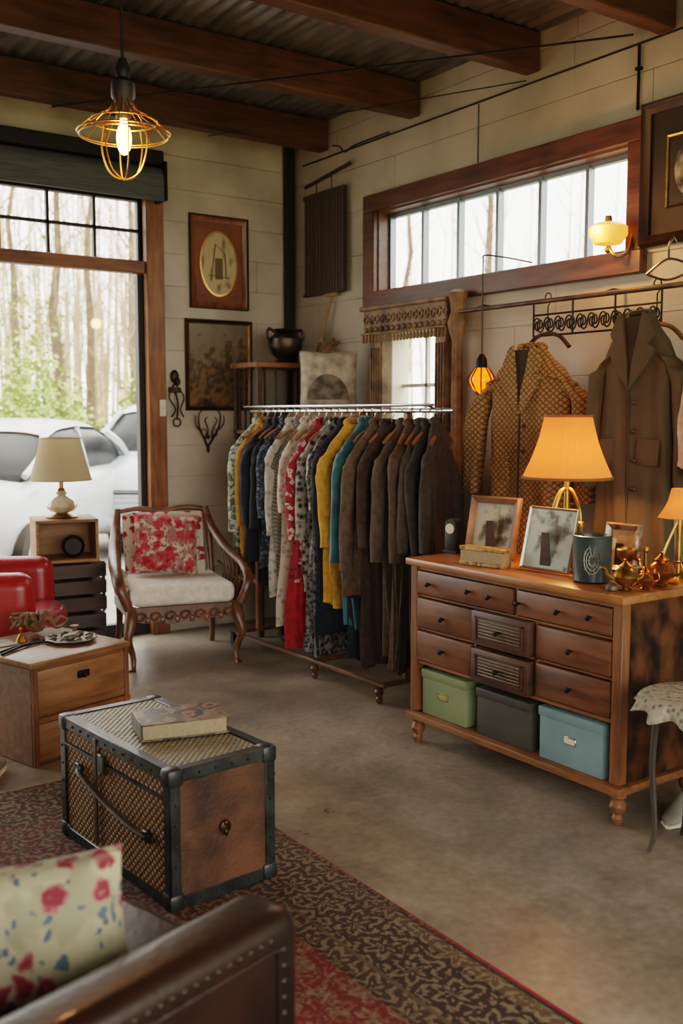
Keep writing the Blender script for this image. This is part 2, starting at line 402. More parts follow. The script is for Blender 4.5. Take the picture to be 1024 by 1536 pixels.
# ------------------------------------------------------------- outside
m_ground=mat('outdoor_ground','#6b7340','#8f9a5a',.6,rough=.9)
struct('ground',MB().b2((-40,-30,-.16),(60,70,-.11)),m_ground)
m_drive=mat('driveway','#8a867e','#a19d95',2,rough=.85)
struct('driveway',MB().b2((-14,YW+.17,-.11),(16,18,-.04)),m_drive)
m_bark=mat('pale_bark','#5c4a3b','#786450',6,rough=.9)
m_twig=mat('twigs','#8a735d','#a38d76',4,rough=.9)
m_leaf=mat('spring_leaves','#84954f','#a9b877',3,rough=.8)  # leaf greens kept pale, haze painted into the colour
def make_tree(seed):
    r=random.Random(seed); tr=MB(); br=MB()
    hh=r.uniform(11,14)
    P=[Vector((0,0,-.2))]
    for i in range(1,9): P.append(Vector((r.uniform(-.1,.1)*i*.5,r.uniform(-.1,.1)*i*.5,hh*i/8)))
    tr.tube(P,[.14*r.uniform(.8,1.4),.02],7)
    def grow(p,d,L,rad,lv):
        q=[p]; dd=d.copy()
        for k in range(3):
            dd=(dd+Vector((r.uniform(-.25,.25),r.uniform(-.25,.25),r.uniform(.0,.3)))).normalized(); q.append(q[-1]+dd*L/3)
        br.tube(q,[rad,rad*.3],4,caps=False)
        if lv>0:
            for k in range(3):
                pp=q[1+k%3]; nd_=(dd+Vector((r.uniform(-.8,.8),r.uniform(-.8,.8),r.uniform(0,.7)))).normalized()
                grow(pp,nd_,L*.55,rad*.5,lv-1)
    for k in range(20):
        f=r.uniform(.12,.98); z=f*8; i=min(int(z),7); p=P[i].lerp(P[i+1],z-i)
        a=r.uniform(0,2*PI); grow(p,Vector((cos(a)*.8,sin(a)*.8,r.uniform(.4,1.0))).normalized(),hh*.16*(1.2-f),.028*(1.2-f),2)
    t=thing('bare_tree','slender bare tree in the pale woodland outside the windows','tree',group='bare trees in the woodland outside')
    tr.obj('trunk',m_bark,t); br.obj('branches',m_twig,t)
    return t
protos=[make_tree(k) for k in (11,12,13,14)]
def fp(px,f): return (rt[0]*(px-512)/F*f+fh[0]*f, rt[1]*(px-512)/F*f+fh[1]*f)
spots=[]; r=random.Random(5)
def sow(n,a,b_,f0,f1,dmin):
    k=0; tries=0
    while k<n and tries<4000:
        tries+=1
        X,Y=fp(r.uniform(a,b_),f0+(f1-f0)*r.random()**.7)
        if Y<YW+4 and X<XW+1: continue
        if all((X-u)**2+(Y-v_)**2>dmin*dmin for u,v_ in spots): spots.append((X,Y)); k+=1
sow(20,-60,260,19,36,2.9); sow(4,560,1000,20,36,4)
for i,(X,Y) in enumerate(spots):
    if i<4: protos[i].location=(X,Y,-.11); protos[i].rotation_euler=(0,0,r.uniform(0,6))
    else: dup(protos[i%4],(X,Y,-.11),r.uniform(0,6),scale=[r.uniform(.85,1.15)]*3)
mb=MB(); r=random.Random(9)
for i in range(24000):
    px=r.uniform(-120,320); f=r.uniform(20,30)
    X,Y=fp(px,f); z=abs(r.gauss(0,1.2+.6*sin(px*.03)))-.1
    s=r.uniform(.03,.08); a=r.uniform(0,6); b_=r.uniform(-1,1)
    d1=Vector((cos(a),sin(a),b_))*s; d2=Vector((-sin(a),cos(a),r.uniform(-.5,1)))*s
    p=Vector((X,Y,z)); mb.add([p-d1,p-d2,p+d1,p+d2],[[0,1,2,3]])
o=mb.obj('undergrowth',m_leaf); o['label']='haze-toned green spring undergrowth at the foot of the trees'; o['category']='undergrowth'; o['kind']='stuff'
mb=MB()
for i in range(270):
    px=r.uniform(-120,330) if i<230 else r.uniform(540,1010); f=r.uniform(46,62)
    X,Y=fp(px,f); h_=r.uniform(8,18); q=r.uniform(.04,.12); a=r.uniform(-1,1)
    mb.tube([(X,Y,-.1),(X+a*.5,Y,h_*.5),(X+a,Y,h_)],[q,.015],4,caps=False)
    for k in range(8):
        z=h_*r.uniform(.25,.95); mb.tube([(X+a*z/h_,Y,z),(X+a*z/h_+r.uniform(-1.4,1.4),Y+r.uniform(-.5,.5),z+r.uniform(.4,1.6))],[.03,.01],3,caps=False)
o=mb.obj('distant_thicket',mat('haze_toned_twigs','#a8937d','#bba894',2,rough=1)); o['label']='haze-toned pale thicket of thin saplings far beyond the parked cars'; o['category']='thicket'; o['kind']='stuff'  # distance haze is put into the paler twig colour
m_carw=mat('white_car_paint','#a3a8ac',rough=.3,coat=.3); m_carg=mat('car_glass','#10171a',rough=.3,spec=.25)
m_lampg=mat('headlamp_glass','#7d8286','#4a4e53',30,rough=.2,metal=.4)
def ringc(y,hw,zb,zt,n=24,e=.5):
    o=[]
    for k in range(n):
        th=2*PI*k/n; cx=math.copysign(abs(cos(th))**e,cos(th)); sz=math.copysign(abs(sin(th))**e,sin(th))
        o.append((hw*cx,y,(zb+zt)/2+(zt-zb)/2*sz))
    return o
def car(label,loc,rz,hs=1.1):
    t=thing('car',label,'car',loc,rz,'white cars parked outside')
    S=[(-2.3,.5,.4,.58),(-2.22,.74,.3,.72),(-2.0,.86,.25,.84),(-1.5,.91,.23,.93),(-1.0,.93,.23,1.0),(-.4,.93,.23,1.04),(.5,.93,.23,1.05),(1.6,.93,.25,1.05),(2.05,.88,.28,.98),(2.2,.76,.36,.84),(2.27,.5,.45,.7)]
    MB().loft([ringc(y,w,a,b_*hs) for y,w,a,b_ in S]).obj('body',m_carw,t,75)
    z0=.8*hs
    G_=[(-1.15,.70,.98),(-.8,.76,1.18),(-.45,.755,1.37),(-.1,.74,1.47),(.4,.735,1.50),(1.0,.73,1.48),(1.5,.72,1.36),(1.9,.70,1.12)]
    MB().loft([ringc(y,w,z0,b_*hs,e=.55) for y,w,b_ in G_]).obj('window_glass',m_carg,t,75)
    def roof(u,v):
        y=-.42+u*1.95
        k=0
        while k<len(G_)-2 and y>G_[k+1][0]: k+=1
        f=(y-G_[k][0])/(G_[k+1][0]-G_[k][0]); w=G_[k][1]+(G_[k+1][1]-G_[k][1])*f; zt=(G_[k][2]+(G_[k+1][2]-G_[k][2])*f)*hs
        th=R(38)+v*R(104); cx=math.copysign(abs(cos(th))**.55,cos(th)); sz=abs(sin(th))**.55
        return (w*cx*1.015,y,(z0+zt)/2+(zt-z0)/2*sz+.018)
    MB().grid(roof,14,14).obj('roof',m_carw,t,75)
    for sx in (-1,1):
        MB().tube(cr([(.74*sx,-1.12,1.0*hs),(.735*sx,-.75,1.17*hs),(.62*sx,-.38,1.38*hs)],4),.035,6).obj('pillar',m_carw,t)
        MB().tube([(.77*sx,.42,1.0*hs),(.66*sx,.42,1.42*hs)],.035,6).obj('pillar',m_carw,t)
        MB().tube(cr([(.74*sx,1.95,1.0*hs),(.72*sx,1.7,1.2*hs),(.6*sx,1.45,1.36*hs)],4),.06,6).obj('pillar',m_carw,t)
    go=MB().box((0,-2.235,.58*hs),(.9,.1,.17),bev=.03,seg=2).obj('grille',m_blackp,t)
    s=MB()
    for k in range(3): s.box((0,-2.29,(.53+k*.05)*hs),(.84,.02,.012))
    s.obj('grille_slats',m_chrome,go)
    for sx in (-1,1):
        MB().sph((.64*sx,-2.1,.68*hs),(.19,.14,.075)).obj('headlamp',m_lampg,t)
        MB().sph((sx*1.0,-.85,1.06*hs),(.11,.06,.075)).obj('side_mirror',m_carw,t)
        for yy in (-1.4,1.4):
            w=MB().lathe([(.2,-.1),(.32,-.1),(.34,-.06),(.34,.06),(.32,.1),(.2,.1)],24,M=Matrix.Translation((.86*sx,yy,.33))@Matrix.Rotation(PI/2,4,'Y')).obj('wheel',m_rubber,t)
            MB().lathe([(.02,-.105),(.2,-.11),(.2,.105),(.02,.11)],16,M=Matrix.Translation((.86*sx,yy,.33))@Matrix.Rotation(PI/2,4,'Y')).obj('hubcap',m_chrome,w)
    MB().tube(cr([(-.86,-2.0,.4),(-.6,-2.25,.4),(0,-2.32,.4),(.6,-2.25,.4),(.86,-2.0,.4)],5),.09,10).obj('bumper',m_carw,t)
    return t
x,y=fp(5,10.9); car('white car with dark windscreen behind the table lamp outside',(x,y,-.04),R(-42),1.08)
x,y=fp(262,13.9); car('white car partly hidden by the window post outside',(x,y,-.04),R(-40),1.24)
# ------------------------------------------------------------- rug
hx,hy=1.385,2.3
m_rug,nt,b=base('persian_rug'); v=coord(nt); sp=nd(nt,'ShaderNodeSeparateXYZ',None,{0:v})
def mth(op,a,b_=0.): return nd(nt,'ShaderNodeMath',{'operation':op},{0:a,1:b_}).outputs[0]
ax=mth('SUBTRACT',hx,mth('ABSOLUTE',sp.outputs[0])); ay=mth('SUBTRACT',hy,mth('ABSOLUTE',sp.outputs[1])); d=mth('MINIMUM',ax,ay)
A=ramp(nt,d,[(0,'#9c1c2a'),(.014,'#2f2620'),(.03,'#5e4c3a'),(.085,'#2b211c'),(.1,'#362a22'),(.29,'#6d5c48'),(.305,'#45342a'),(.37,'#2f231e'),(.385,'#7d0f18')],'CONSTANT')
B=ramp(nt,d,[(0,'#9c1c2a'),(.014,'#2f2620'),(.03,'#8b7a60'),(.085,'#75664f'),(.1,'#87775f'),(.29,'#46382d'),(.305,'#877659'),(.37,'#6b5b47'),(.385,'#8d785f')],'CONSTANT')
nzc=nd(nt,'ShaderNodeTexNoise',None,{'Vector':v,'Scale':16.,'Detail':3.}).outputs['Color']
def warp(f):
    mx=nd(nt,'ShaderNodeMix',{'data_type':'VECTOR'},{'Factor':f}); nt.links.new(v,mx.inputs[4]); nt.links.new(nzc,mx.inputs[5]); return mx.outputs[1]
nz=nd(nt,'ShaderNodeTexNoise',None,{'Vector':v,'Scale':45.,'Detail':3.}).outputs[0]
def petals(scale,freq,rand,amp=.07,np_=6.):
    vo=nd(nt,'ShaderNodeTexVoronoi',None,{'Vector':warp(.02),'Scale':scale,'Randomness':rand})
    loc=nd(nt,'ShaderNodeVectorMath',{'operation':'SUBTRACT'},{0:v,1:vo.outputs['Position']}).outputs[0]
    s3=nd(nt,'ShaderNodeSeparateXYZ',None,{0:loc}); at=mth('ARCTAN2',s3.outputs[0],s3.outputs[1])
    pt=mth('MULTIPLY',mth('SINE',mth('MULTIPLY',at,np_)),amp)
    return mth('SINE',mth('MULTIPLY',mth('ADD',vo.outputs['Distance'],pt),freq))
wv=mth('ADD',mth('ADD',petals(6.,22.,.15,.1),mth('MULTIPLY',petals(26.,14.,.5,.1,4.),.7)),mth('MULTIPLY',mth('SUBTRACT',nz,.5),3.))
big=mth('ADD',mth('ADD',petals(2.8,17.,.5,.1),mth('MULTIPLY',petals(17.,14.,.6,.1,5.),.8)),mth('MULTIPLY',mth('SUBTRACT',nz,.5),3.))
def soft(x_,a_,b_): return ramp(nt,x_,[(a_,(0,0,0,1)),(b_,(1,1,1,1))])
f1=soft(wv,.2,.6); f2=soft(big,.25,.65)
infield=mth('GREATER_THAN',d,.385)
fac=nd(nt,'ShaderNodeMix',{'data_type':'FLOAT'}); nt.links.new(infield,fac.inputs[0]); nt.links.new(f1,fac.inputs[2]); nt.links.new(f2,fac.inputs[3])
q=nd(nt,'ShaderNodeMix',{'data_type':'RGBA'}); nt.links.new(mth('MULTIPLY',fac.outputs[0],.8),q.inputs[0]); nt.links.new(A,q.inputs[6]); nt.links.new(B,q.inputs[7])
# wear: the far half is more faded and brown
wn=nd(nt,'ShaderNodeTexNoise',None,{'Vector':v,'Scale':1.6,'Detail':4.}).outputs[0]
wq=nd(nt,'ShaderNodeMath',{'operation':'MULTIPLY_ADD'},{0:sp.outputs[1],1:.5,2:wn}).outputs[0]
wm=ramp(nt,wq,[(.35,(0,0,0,1)),(.8,(.8,.8,.8,1))])
worn=ramp(nt,f1,[(0,'#33271f'),(1,'#6b5a48')])
q2=nd(nt,'ShaderNodeMix',{'data_type':'RGBA'}); nt.links.new(wm,q2.inputs[0]); nt.links.new(q.outputs[2],q2.inputs[6]); nt.links.new(worn,q2.inputs[7])
nt.links.new(q2.outputs[2],b.inputs['Base Color']); b.inputs['Roughness'].default_value=.95
bp=nd(nt,'ShaderNodeBump',None,{'Height':nd(nt,'ShaderNodeTexNoise',None,{'Vector':v,'Scale':220.}).outputs[0],'Strength':.5,'Distance':.004}); nt.links.new(bp.outputs[0],b.inputs['Normal'])
one('rug',MB().b2((-hx,-hy,0),(hx,hy,.012),.004),m_rug,'red and brown patterned oriental rug with a dark floral border','rug',(2.02-hx,4.3-hy,.001))
# ------------------------------------------------------------- steamer trunk
ca=onz(257,1370,.013); cb_=onz(94,1249,.013); cc=onz(438,1328,.013)
ty=(cb_-ca).length; rzT=math.atan2(cb_.y-ca.y,cb_.x-ca.x)-PI/2
ex_=Vector((cos(rzT),sin(rzT),0)); tx=max(.38,(cc-ca).dot(ex_)); tz=.475
ctr=ca+ex_*(tx/2)+Vector((-sin(rzT),cos(rzT),0))*(ty/2)
tk=thing('steamer_trunk','dark-edged wicker trunk with leather strap standing on the rug','trunk',(ctr.x,ctr.y,.013),rzT)
MB().b2((-tx/2+.008,-ty/2+.008,.008),(tx/2-.008,ty/2-.008,tz-.1),.006).obj('body',m_wick,tk)
m_tend=mat('worn_brown_leather','#301c0e','#5f3c23',7,rough=.55,bump=.4,bs=60,detail=9)
m_teal=mat('dark_green_leather','#121616','#333835',12,rough=.42,bump=.2,bs=40,coat=.1,detail=9,lo=.42,hi=.75)
m_tgrey=mat('woven_cane_top','#4c4637','#a0977e',24,kind='wicker',rough=.35,bump=.5,lo=.0,hi=.38)
for s in (-1,1): MB().b2((-tx/2+.03,s*(ty/2-.007)-.003,.03),(tx/2-.03,s*(ty/2-.007)+.003,tz-.03)).obj('end_panel',m_tend,tk)
ld=MB().b2((-tx/2+.006,-ty/2+.006,tz-.1),(tx/2-.006,ty/2-.006,tz-.006),.006).obj('lid',m_wick,tk)
MB().b2((-tx/2+.045,-ty/2+.045,tz-.008),(tx/2-.045,ty/2-.045,tz-.002)).obj('lid_panel',m_tgrey,ld)
e=MB(); w_=.042
for sx in (-1,1):
    for sy in (-1,1):
        e.b2((sx*(tx/2-w_),sy*ty/2,0),(sx*tx/2,sy*(ty/2-.008),tz),.003).b2((sx*tx/2,sy*(ty/2-w_),0),(sx*(tx/2-.008),sy*ty/2,tz),.003)
for z0,z1 in ((0,w_),(tz-w_,tz),):
    for s in (-1,1):
        e.b2((s*(tx/2-.007),-ty/2,z0),(s*tx/2,ty/2,z1),.003).b2((-tx/2,s*(ty/2-.007),z0),(tx/2,s*ty/2,z1),.003)
for s in (-1,1):
    e.b2((s*(tx/2-w_),-ty/2,tz-.006),(s*tx/2,ty/2,tz+.002),.003).b2((-tx/2,s*(ty/2-w_),tz-.006),(tx/2,s*ty/2,tz+.002),.003)
    e.b2((s*(tx/2-.006),-ty/2,tz-.105),(s*(tx/2+.001),ty/2,tz-.096))
e.obj('edge_binding',m_teal,tk)
for sx in (-1,1):
    for sy in (-1,1):
        for z in (.025,tz-.025): MB().box((sx*(tx/2-.024),sy*(ty/2-.024),z),(.062,.062,.062),bev=.014,seg=2).obj('corner_cap',m_teal,tk)
m_stud=mat('dull_stud','#3a3d3c',rough=.35,metal=.9)
L=[]
for k in range(12):
    y=-ty/2+.05+k*(ty-.1)/11
    for z in (.022,tz-.022): L.append((-tx/2-.001,y,z))
for k in range(6):
    x=-tx/2+.05+k*(tx-.1)/5
    for z in (.022,tz-.022): L.append((x,-ty/2-.001,z))
for k in range(5):
    z=.08+k*.07
    for y in (-ty/2+.022,ty/2-.022): L.append((-tx/2-.001,y,z))
    for x in (-tx/2+.022,tx/2-.022): L.append((x,-ty/2-.001,z))
scatter(MB().sph((0,0,0),.005,6,4).obj('stud',m_stud,tk),L)
m_strap=mat('strap_leather','#35271c','#54402f',6,rough=.4)
s=MB(); s.tube(cr([(-tx/2-.004,.24,.31),(-tx/2-.018,.2,.30),(-tx/2-.022,.0,.255),(-tx/2-.018,-.2,.225),(-tx/2-.004,-.27,.215)],8),.013,8,sq=.3); s.obj('handle_strap',m_strap,tk)
for y,z in ((.24,.31),(-.27,.215)): MB().box((-tx/2-.006,y,z),(.014,.05,.04),bev=.004).obj('strap_loop',m_stud,tk)
MB().box((-tx/2-.004,.06,tz-.1),(.012,.05,.07),bev=.004).obj('lock_plate',m_teal,tk)
s=MB(); s.lathe([(.002,-.006),(.022,-.004),(.022,.003),(.010,.008),(.002,.009)],14,M=T((.0,-ty/2-.004,.24),(PI/2,0,0))); s.sph((0,-ty/2-.01,.255),(.010,.007,.012)).sph((0,-ty/2-.01,.222),(.008,.006,.014))
s.obj('lock_plate',mat('bronze_lock','#2b1f16','#543d27',20,rough=.4,metal=.7),tk)
MB().b2((-tx/2-.006,.1,.06),(-tx/2-.0,.125,tz-.02),.002).obj('vertical_strap',m_strap,tk)
m_page=mat('page_edges','#85745a','#ab9978',60,(1,1,14),rough=.8)
m_cover=floral('book_cover','#4f3f31','#8c6248','#2b2420','#80705c',11,.38,.6,.4,bg2='#77614a')
c=onz(270,1090,.50)
bk=thing('book','thick worn paperback with a faded picture cover lying on the trunk','book',(c.x,c.y,tz+.0165),R(-14))
MB().b2((-.155,-.1,.004),(.15,.095,.055),.002).obj('pages',m_page,bk)
mb=MB(); mb.b2((-.16,-.103,.055),(.16,.103,.06),.002).b2((-.16,-.103,0),(.16,.103,.004)).b2((-.161,-.103,0),(-.156,.103,.06),.002); mb.obj('cover',m_cover,bk)
# ------------------------------------------------------------- wooden chest left
o0=onz(50,1152)
ch=thing('wooden_chest','light brown wooden chest with two drawers on the left','chest',(o0.x,o0.y,0),R(17))
cw,cd,chh=.575,.58,.5
MB().b2((0,0,.0),(cw,cd,chh-.03),.005).obj('body',m_chestd,ch)
MB().b2((-.012,-.014,chh-.03),(cw+.012,cd+.01,chh),.008,2).obj('top',m_chest,ch)
for z0,z1 in ((.02,.2),(.235,chh-.045)):
    dr=MB().b2((.03,-.012,z0),(cw-.03,.02,z1),.006,2).obj('drawer',m_chest,ch)
    if z0>.1: MB().box((cw/2,-.018,(z0+z1)/2+.05),(.07,.012,.035),bev=.004).sph((cw/2,-.03,(z0+z1)/2+.045),.012,8,6).obj('handle',m_black,dr)
for x in (.015,cw-.015): MB().b2((x-.014,-.014,0),(x+.014,.0,chh-.03),.003).obj('side_stile',m_dwoodz,ch)
MB().b2((0,-.02,.205),(cw,.0,.228),.002).obj('middle_rail',m_dwoodz,ch)
def chp(u,v,z=chh):
    a=R(17); return (o0.x+u*cos(a)-v*sin(a),o0.y+u*sin(a)+v*cos(a),z)
m_silver=mat('tarnished_silver','#35322c','#7a7363',18,kind='voronoi',rough=.5,metal=.7,bump=.7,lo=.1,hi=.6)
mb=MB(); mb.lathe([(.02,.0),(.1,.002),(.125,.018),(.13,.02),(.12,.024),(.09,.01),(.02,.012)],30,flute=.05,nf=10)
mb.sph((.0,.0,.02),(.05,.035,.02))
for k in range(8): mb.sph((.095*cos(k*PI/4),.095*sin(k*PI/4),.022),(.022,.016,.012),8,5)
one('ornate_dish',mb,m_silver,'round tarnished silver dish with raised pattern on the wooden chest','dish',chp(.4,.22,.501))
mb=MB(); mb.tube(cr([(-.14,0,.008),(0,.01,.012),(.14,.03,.008)],5),.007,6).tube(cr([(-.14,.04,.008),(0,.02,.014),(.14,-.01,.008)],5),.007,6)
mb.tube([(.17+.03*cos(a),.035+.02*sin(a),.008) for a in [k*PI/6 for k in range(12)]],.005,6,closed=True).tube([(.17+.03*cos(a),-.02+.02*sin(a),.008) for a in [k*PI/6 for k in range(12)]],.005,6,closed=True)
one('scissors',mb,m_black,'black iron scissors lying on the wooden chest','scissors',chp(.13,.26,.5),R(35))
one('booklet',MB().b2((-.1,-.07,0),(.1,.07,.008),.002),mat('grey_paper','#6f6a60','#968f80',9,rough=.6),'thin grey booklet lying near the left end of the chest','booklet',chp(.1,.44,.5),R(10))
one('brass_bell',MB().lathe([(.028,0),(.03,.004),(.022,.02),(.016,.035),(.006,.042),(.005,.06),(.009,.068),(.003,.076)],16),m_brass,'tiny brass hand bell standing among the things on the wooden chest','bell',chp(.23,.4,.5))
mb=MB(); mb.lathe([(.022,0),(.024,.004),(.012,.01),(.012,.035),(.024,.041),(.022,.045)],14)
one('thread_spool',mb,m_chest,'small wooden thread spool beside the dish on the wooden chest','spool',chp(.52,.35,.5))
r=random.Random(3); mb=MB()
for k in range(15):
    a=r.uniform(0,2*PI); pts=[(0,0,.03)]
    for j in range(1,5): a+=r.uniform(-.7,.7); pts.append((pts[-1][0]+.04*cos(a),pts[-1][1]+.018*sin(a),max(.015,.03+r.uniform(0,.085))))
    mb.tube(cr(pts,4),[.018,.006],7)
one('driftwood',mb,wood('driftwood_brown','#4a3220','#80603e','x',.6),'twisted brown driftwood piece on the far edge of the wooden chest','driftwood',chp(.4,.49,.5),0)
# ------------------------------------------------------------- red armchair
ra=thing('armchair','red leather armchair with rounded arms at the left edge','armchair',(1.57,5.93,0),R(62))
MB().b2((-.36,-.46,.1),(.36,.4,.40),.12,8).obj('seat_base',m_red,ra,80)
MB().b2((-.27,-.52,.34),(.27,.25,.53),.09,8).obj('seat_cushion',m_red,ra,80)
for s in (-1,1):
    MB().b2((s*.24,-.42,.2),(s*.42,.40,.78),.088,8).obj('arm',m_red,ra,80)
MB().box((0,.36,.62),(.62,.22,.66),(R(-10),0,0),bev=.1,seg=8).obj('backrest',m_red,ra,80)
for sx in (-1,1):
    for sy in (-1,1): MB().cyl((sx*.26,sy*.31,0),(sx*.26,sy*.31,.13),.02,.03).obj('leg',m_dark,ra)
# ------------------------------------------------------------- crates + lamp
cx,cy=2.35,6.53
def crate(loc,rz,w,d,h,m,label,open_front):
    t=thing('wooden_crate',label,'crate',loc,rz)
    k=.02
    for sx in (-1,1):
        for sy in (-1,1): MB().b2((sx*(w/2-k),sy*(d/2-k),0),(sx*w/2,sy*d/2,h),.002).obj('crate_post',m,t)
    if open_front:
        p=MB(); p.b2((-w/2,-d/2,h-.02),(w/2,d/2,h),.003).b2((-w/2,-d/2,0.001),(w/2,d/2,.022),.003).b2((w/2-.012,-d/2+k,.02),(w/2,d/2-k,h-.02)).b2((-w/2,-d/2+k,.02),(-w/2+.012,d/2-k,h-.02)).b2((-w/2+.02,d/2-.012,.02),(w/2-.02,d/2,h-.02))
        p.obj('panel',m,t)
    else:
        n=3; g=h/n
        for i in range(n):
            s=MB(); z0=i*g+.012; z1=(i+1)*g-.012
            s.b2((-w/2,-d/2-.008,z0),(w/2,-d/2+.002,z1),.002).b2((-w/2,d/2-.002,z0),(w/2,d/2+.008,z1),.002).b2((-w/2-.008,-d/2,z0),(-w/2+.002,d/2,z1),.002).b2((w/2-.002,-d/2,z0),(w/2+.008,d/2,z1),.002)
            s.obj('slat',m,t)
        MB().b2((-w/2+.005,-d/2+.005,.01),(w/2-.005,d/2-.005,.025)).obj('base',m,t)
    return t
m_cr2=wood('light_crate_wood','#6e4e30','#9c774f','x',.6,3,0)
crate((cx,cy,0),R(-8),.44,.36,.335,m_dark,'dark slatted wooden crate at the bottom of the stack under the lamp',False)
crate((cx,cy,.336),R(-5),.44,.36,.335,m_dark,'dark slatted wooden crate in the middle of the stack under the lamp',False)
crate((cx,cy,.672),R(-12),.40,.34,.285,m_cr2,'light brown open-fronted crate on top of the stack, carrying the lamp',True)
mb=MB(); mb.lathe([(.005,-.03),(.07,-.03),(.075,-.01),(.075,.02),(.06,.03),(.055,.02),(.005,.02)],24,M=T((0,0,.078),(PI/2,0,0)))
one('round_tin',mb,m_black,'small round dark metal case inside the light crate','tin',(cx+.03,cy-.08,.694),R(-12))
lp=thing('table_lamp','cream-shaded table lamp with glass and brass base on the crate stack','lamp',(cx-.01,cy,.958))
m_glz=mat('clear_ribbed_glass','#cfc6b2','#a89878',12,rough=.12,coat=.6)
MB().lathe([(.1,0),(.105,.01),(.06,.022),(.03,.03)],28).obj('foot',m_brass,lp)
MB().lathe([(.03,.028),(.075,.045),(.1,.075),(.085,.115),(.045,.14),(.025,.15),(.04,.165),(.025,.18)],28,flute=.03,nf=14).obj('base',m_glz,lp)
MB().lathe([(.02,.175),(.028,.185),(.014,.2),(.014,.27),(.02,.275)],16).obj('stem',m_brass,lp)
def shade(rb,rtp,z0,z1,n=48,fl=0,nf=24,bulge=0):
    mb=MB(); K=8; ou=[];inn=[]
    for i in range(K+1):
        t=i/K; r=rb+(rtp-rb)*(t+bulge*sin(PI*t)); ou.append((r,z0+(z1-z0)*t)); inn.append((r-.004,z0+(z1-z0)*t))
    prof=ou+inn[::-1]+[ou[0]]
    mb.lathe(prof,n,flute=fl,nf=nf,capb=False,capt=False); return mb
def ringt(rr,z,q,n=40): return MB().tube([(rr*cos(a),rr*sin(a),z) for a in [k*2*PI/n for k in range(n)]],q,6,closed=True)
m_lsh=shade_mat('cream_lamp_shade','#d0c3a8','#ffd9a0',0)
s=shade(.2,.125,.25,.53).obj('lamp_shade',m_lsh,lp)
m_stm=mat('shade_trim_tan','#a5906a',rough=.8)
ringt(.2,.252,.004).obj('lower_trim',m_stm,s); ringt(.125,.529,.004).obj('upper_trim',m_stm,s)
# ------------------------------------------------------------- carved armchair
ACR=R(-14); ACX,ACY=2.99,6.2
ac=thing('armchair','carved wooden armchair with cream seat and open arms near the window','armchair',(ACX,ACY,0),ACR)
ac.scale=(1.14,1.0,.96)
MB().b2((-.3,-.35,.42),(.3,.26,.565),.05,4).obj('seat_cushion',m_cream,ac)
poly=[(-.31,.42),(.31,.42)]+[(.31-.62*k/24,.345-.02*abs(sin(PI*k/6))-.03*sin(PI*k/24)) for k in range(25)]
mb=MB(); mb.prism(poly,-.33,-.3,'y').b2((-.32,-.3,.34),(-.295,.27,.42),.004).b2((.295,-.3,.34),(.32,.27,.42),.004).b2((-.3,.25,.34),(.3,.28,.42))
mb.obj('seat_frame',m_cwood,ac)
mb=MB()
for k in range(-3,4):
    c0=(k*.085,-.335,.355); mb.tube([(c0[0]+.032*cos(a)*(1-a/12),c0[1],c0[2]+.034*sin(a)*(1-a/12)) for a in [j*.5 for j in range(14)]],.008,6)
    if k<3: mb.sph((k*.085+.042,-.335,.33),(.014,.008,.024),8,6)
mb.obj('carving',m_cwood,ac)
for s in (-1,1):
    MB().tube(cr([(s*.29,.24,.3),(s*.29,.27,.5),(s*.285,.32,.8),(s*.275,.38,1.02)],6),[.024,.02,.022],10).obj('back_post',m_cwood,ac)
    mb=MB(); mb.tube(cr([(s*.28,.37,1.0),(s*.3,.3,.88),(s*.335,.12,.76),(s*.36,-.08,.7),(s*.375,-.24,.66),(s*.37,-.37,.57),(s*.32,-.37,.42)],7),[.019,.029,.035,.031,.028],10,sq=.75)
    mb.tube([(s*.37,-.24+.05*cos(a)*(1-a/14),.61+.05*sin(a)*(1-a/14)) for a in [j*.5 for j in range(16)]],.009,6)
    arm=mb.obj('arm',m_cwood,ac)
    mb=MB()
    for k in range(6):
        y=.2-k*.085; zt=.75-k*.02; xx=s*(.33+.006*k)
        mb.tube(cr([(s*.31,y,.42),(s*.345,y-.035,.55),(xx,y,zt)],4),.0055,6)
        mb.tube(cr([(s*.31,y-.075,.42),(s*.345,y-.03,.55),(xx,y,zt)],4),.0045,6)
    mb.tube(cr([(s*.33,.26,.62),(s*.35,0,.58),(s*.35,-.27,.52)],5),.008,6)
    mb.obj('arm_latticework',m_cwood,arm)
    MB().tube(cr([(s*.3,-.3,.42),(s*.31,-.34,.33),(s*.33,-.37,.22),(s*.3,-.33,.1),(s*.3,-.34,.02),(s*.31,-.37,0)],6),[.032,.038,.024,.017,.015,.022],10).obj('front_leg',m_cwood,ac)
    MB().tube(cr([(s*.29,.26,.42),(s*.29,.27,.2),(s*.3,.33,0.001)],6),[.024,.02,.016],10).obj('rear_leg',m_cwood,ac)
MB().tube(cr([(-.275,.38,1.0),(-.15,.385,1.02),(0,.39,1.0),(.15,.385,1.02),(.275,.38,1.0)],6),[.018,.022,.018],10).obj('crest_rail',m_cwood,ac)
m_cf=floral('cream_red_floral','#c4baa8','#8c1f26','#a9444a','#7d7a55',16,.2,.45)
MB().box((0,.31,.77),(.5,.05,.46),(R(-14),0,0),bev=.02,seg=2).obj('back_panel',m_cf,ac)
MB().b2((-.33,-.26,.43),(-.31,.2,.66),.01).obj('side_panel',m_cf,ac)
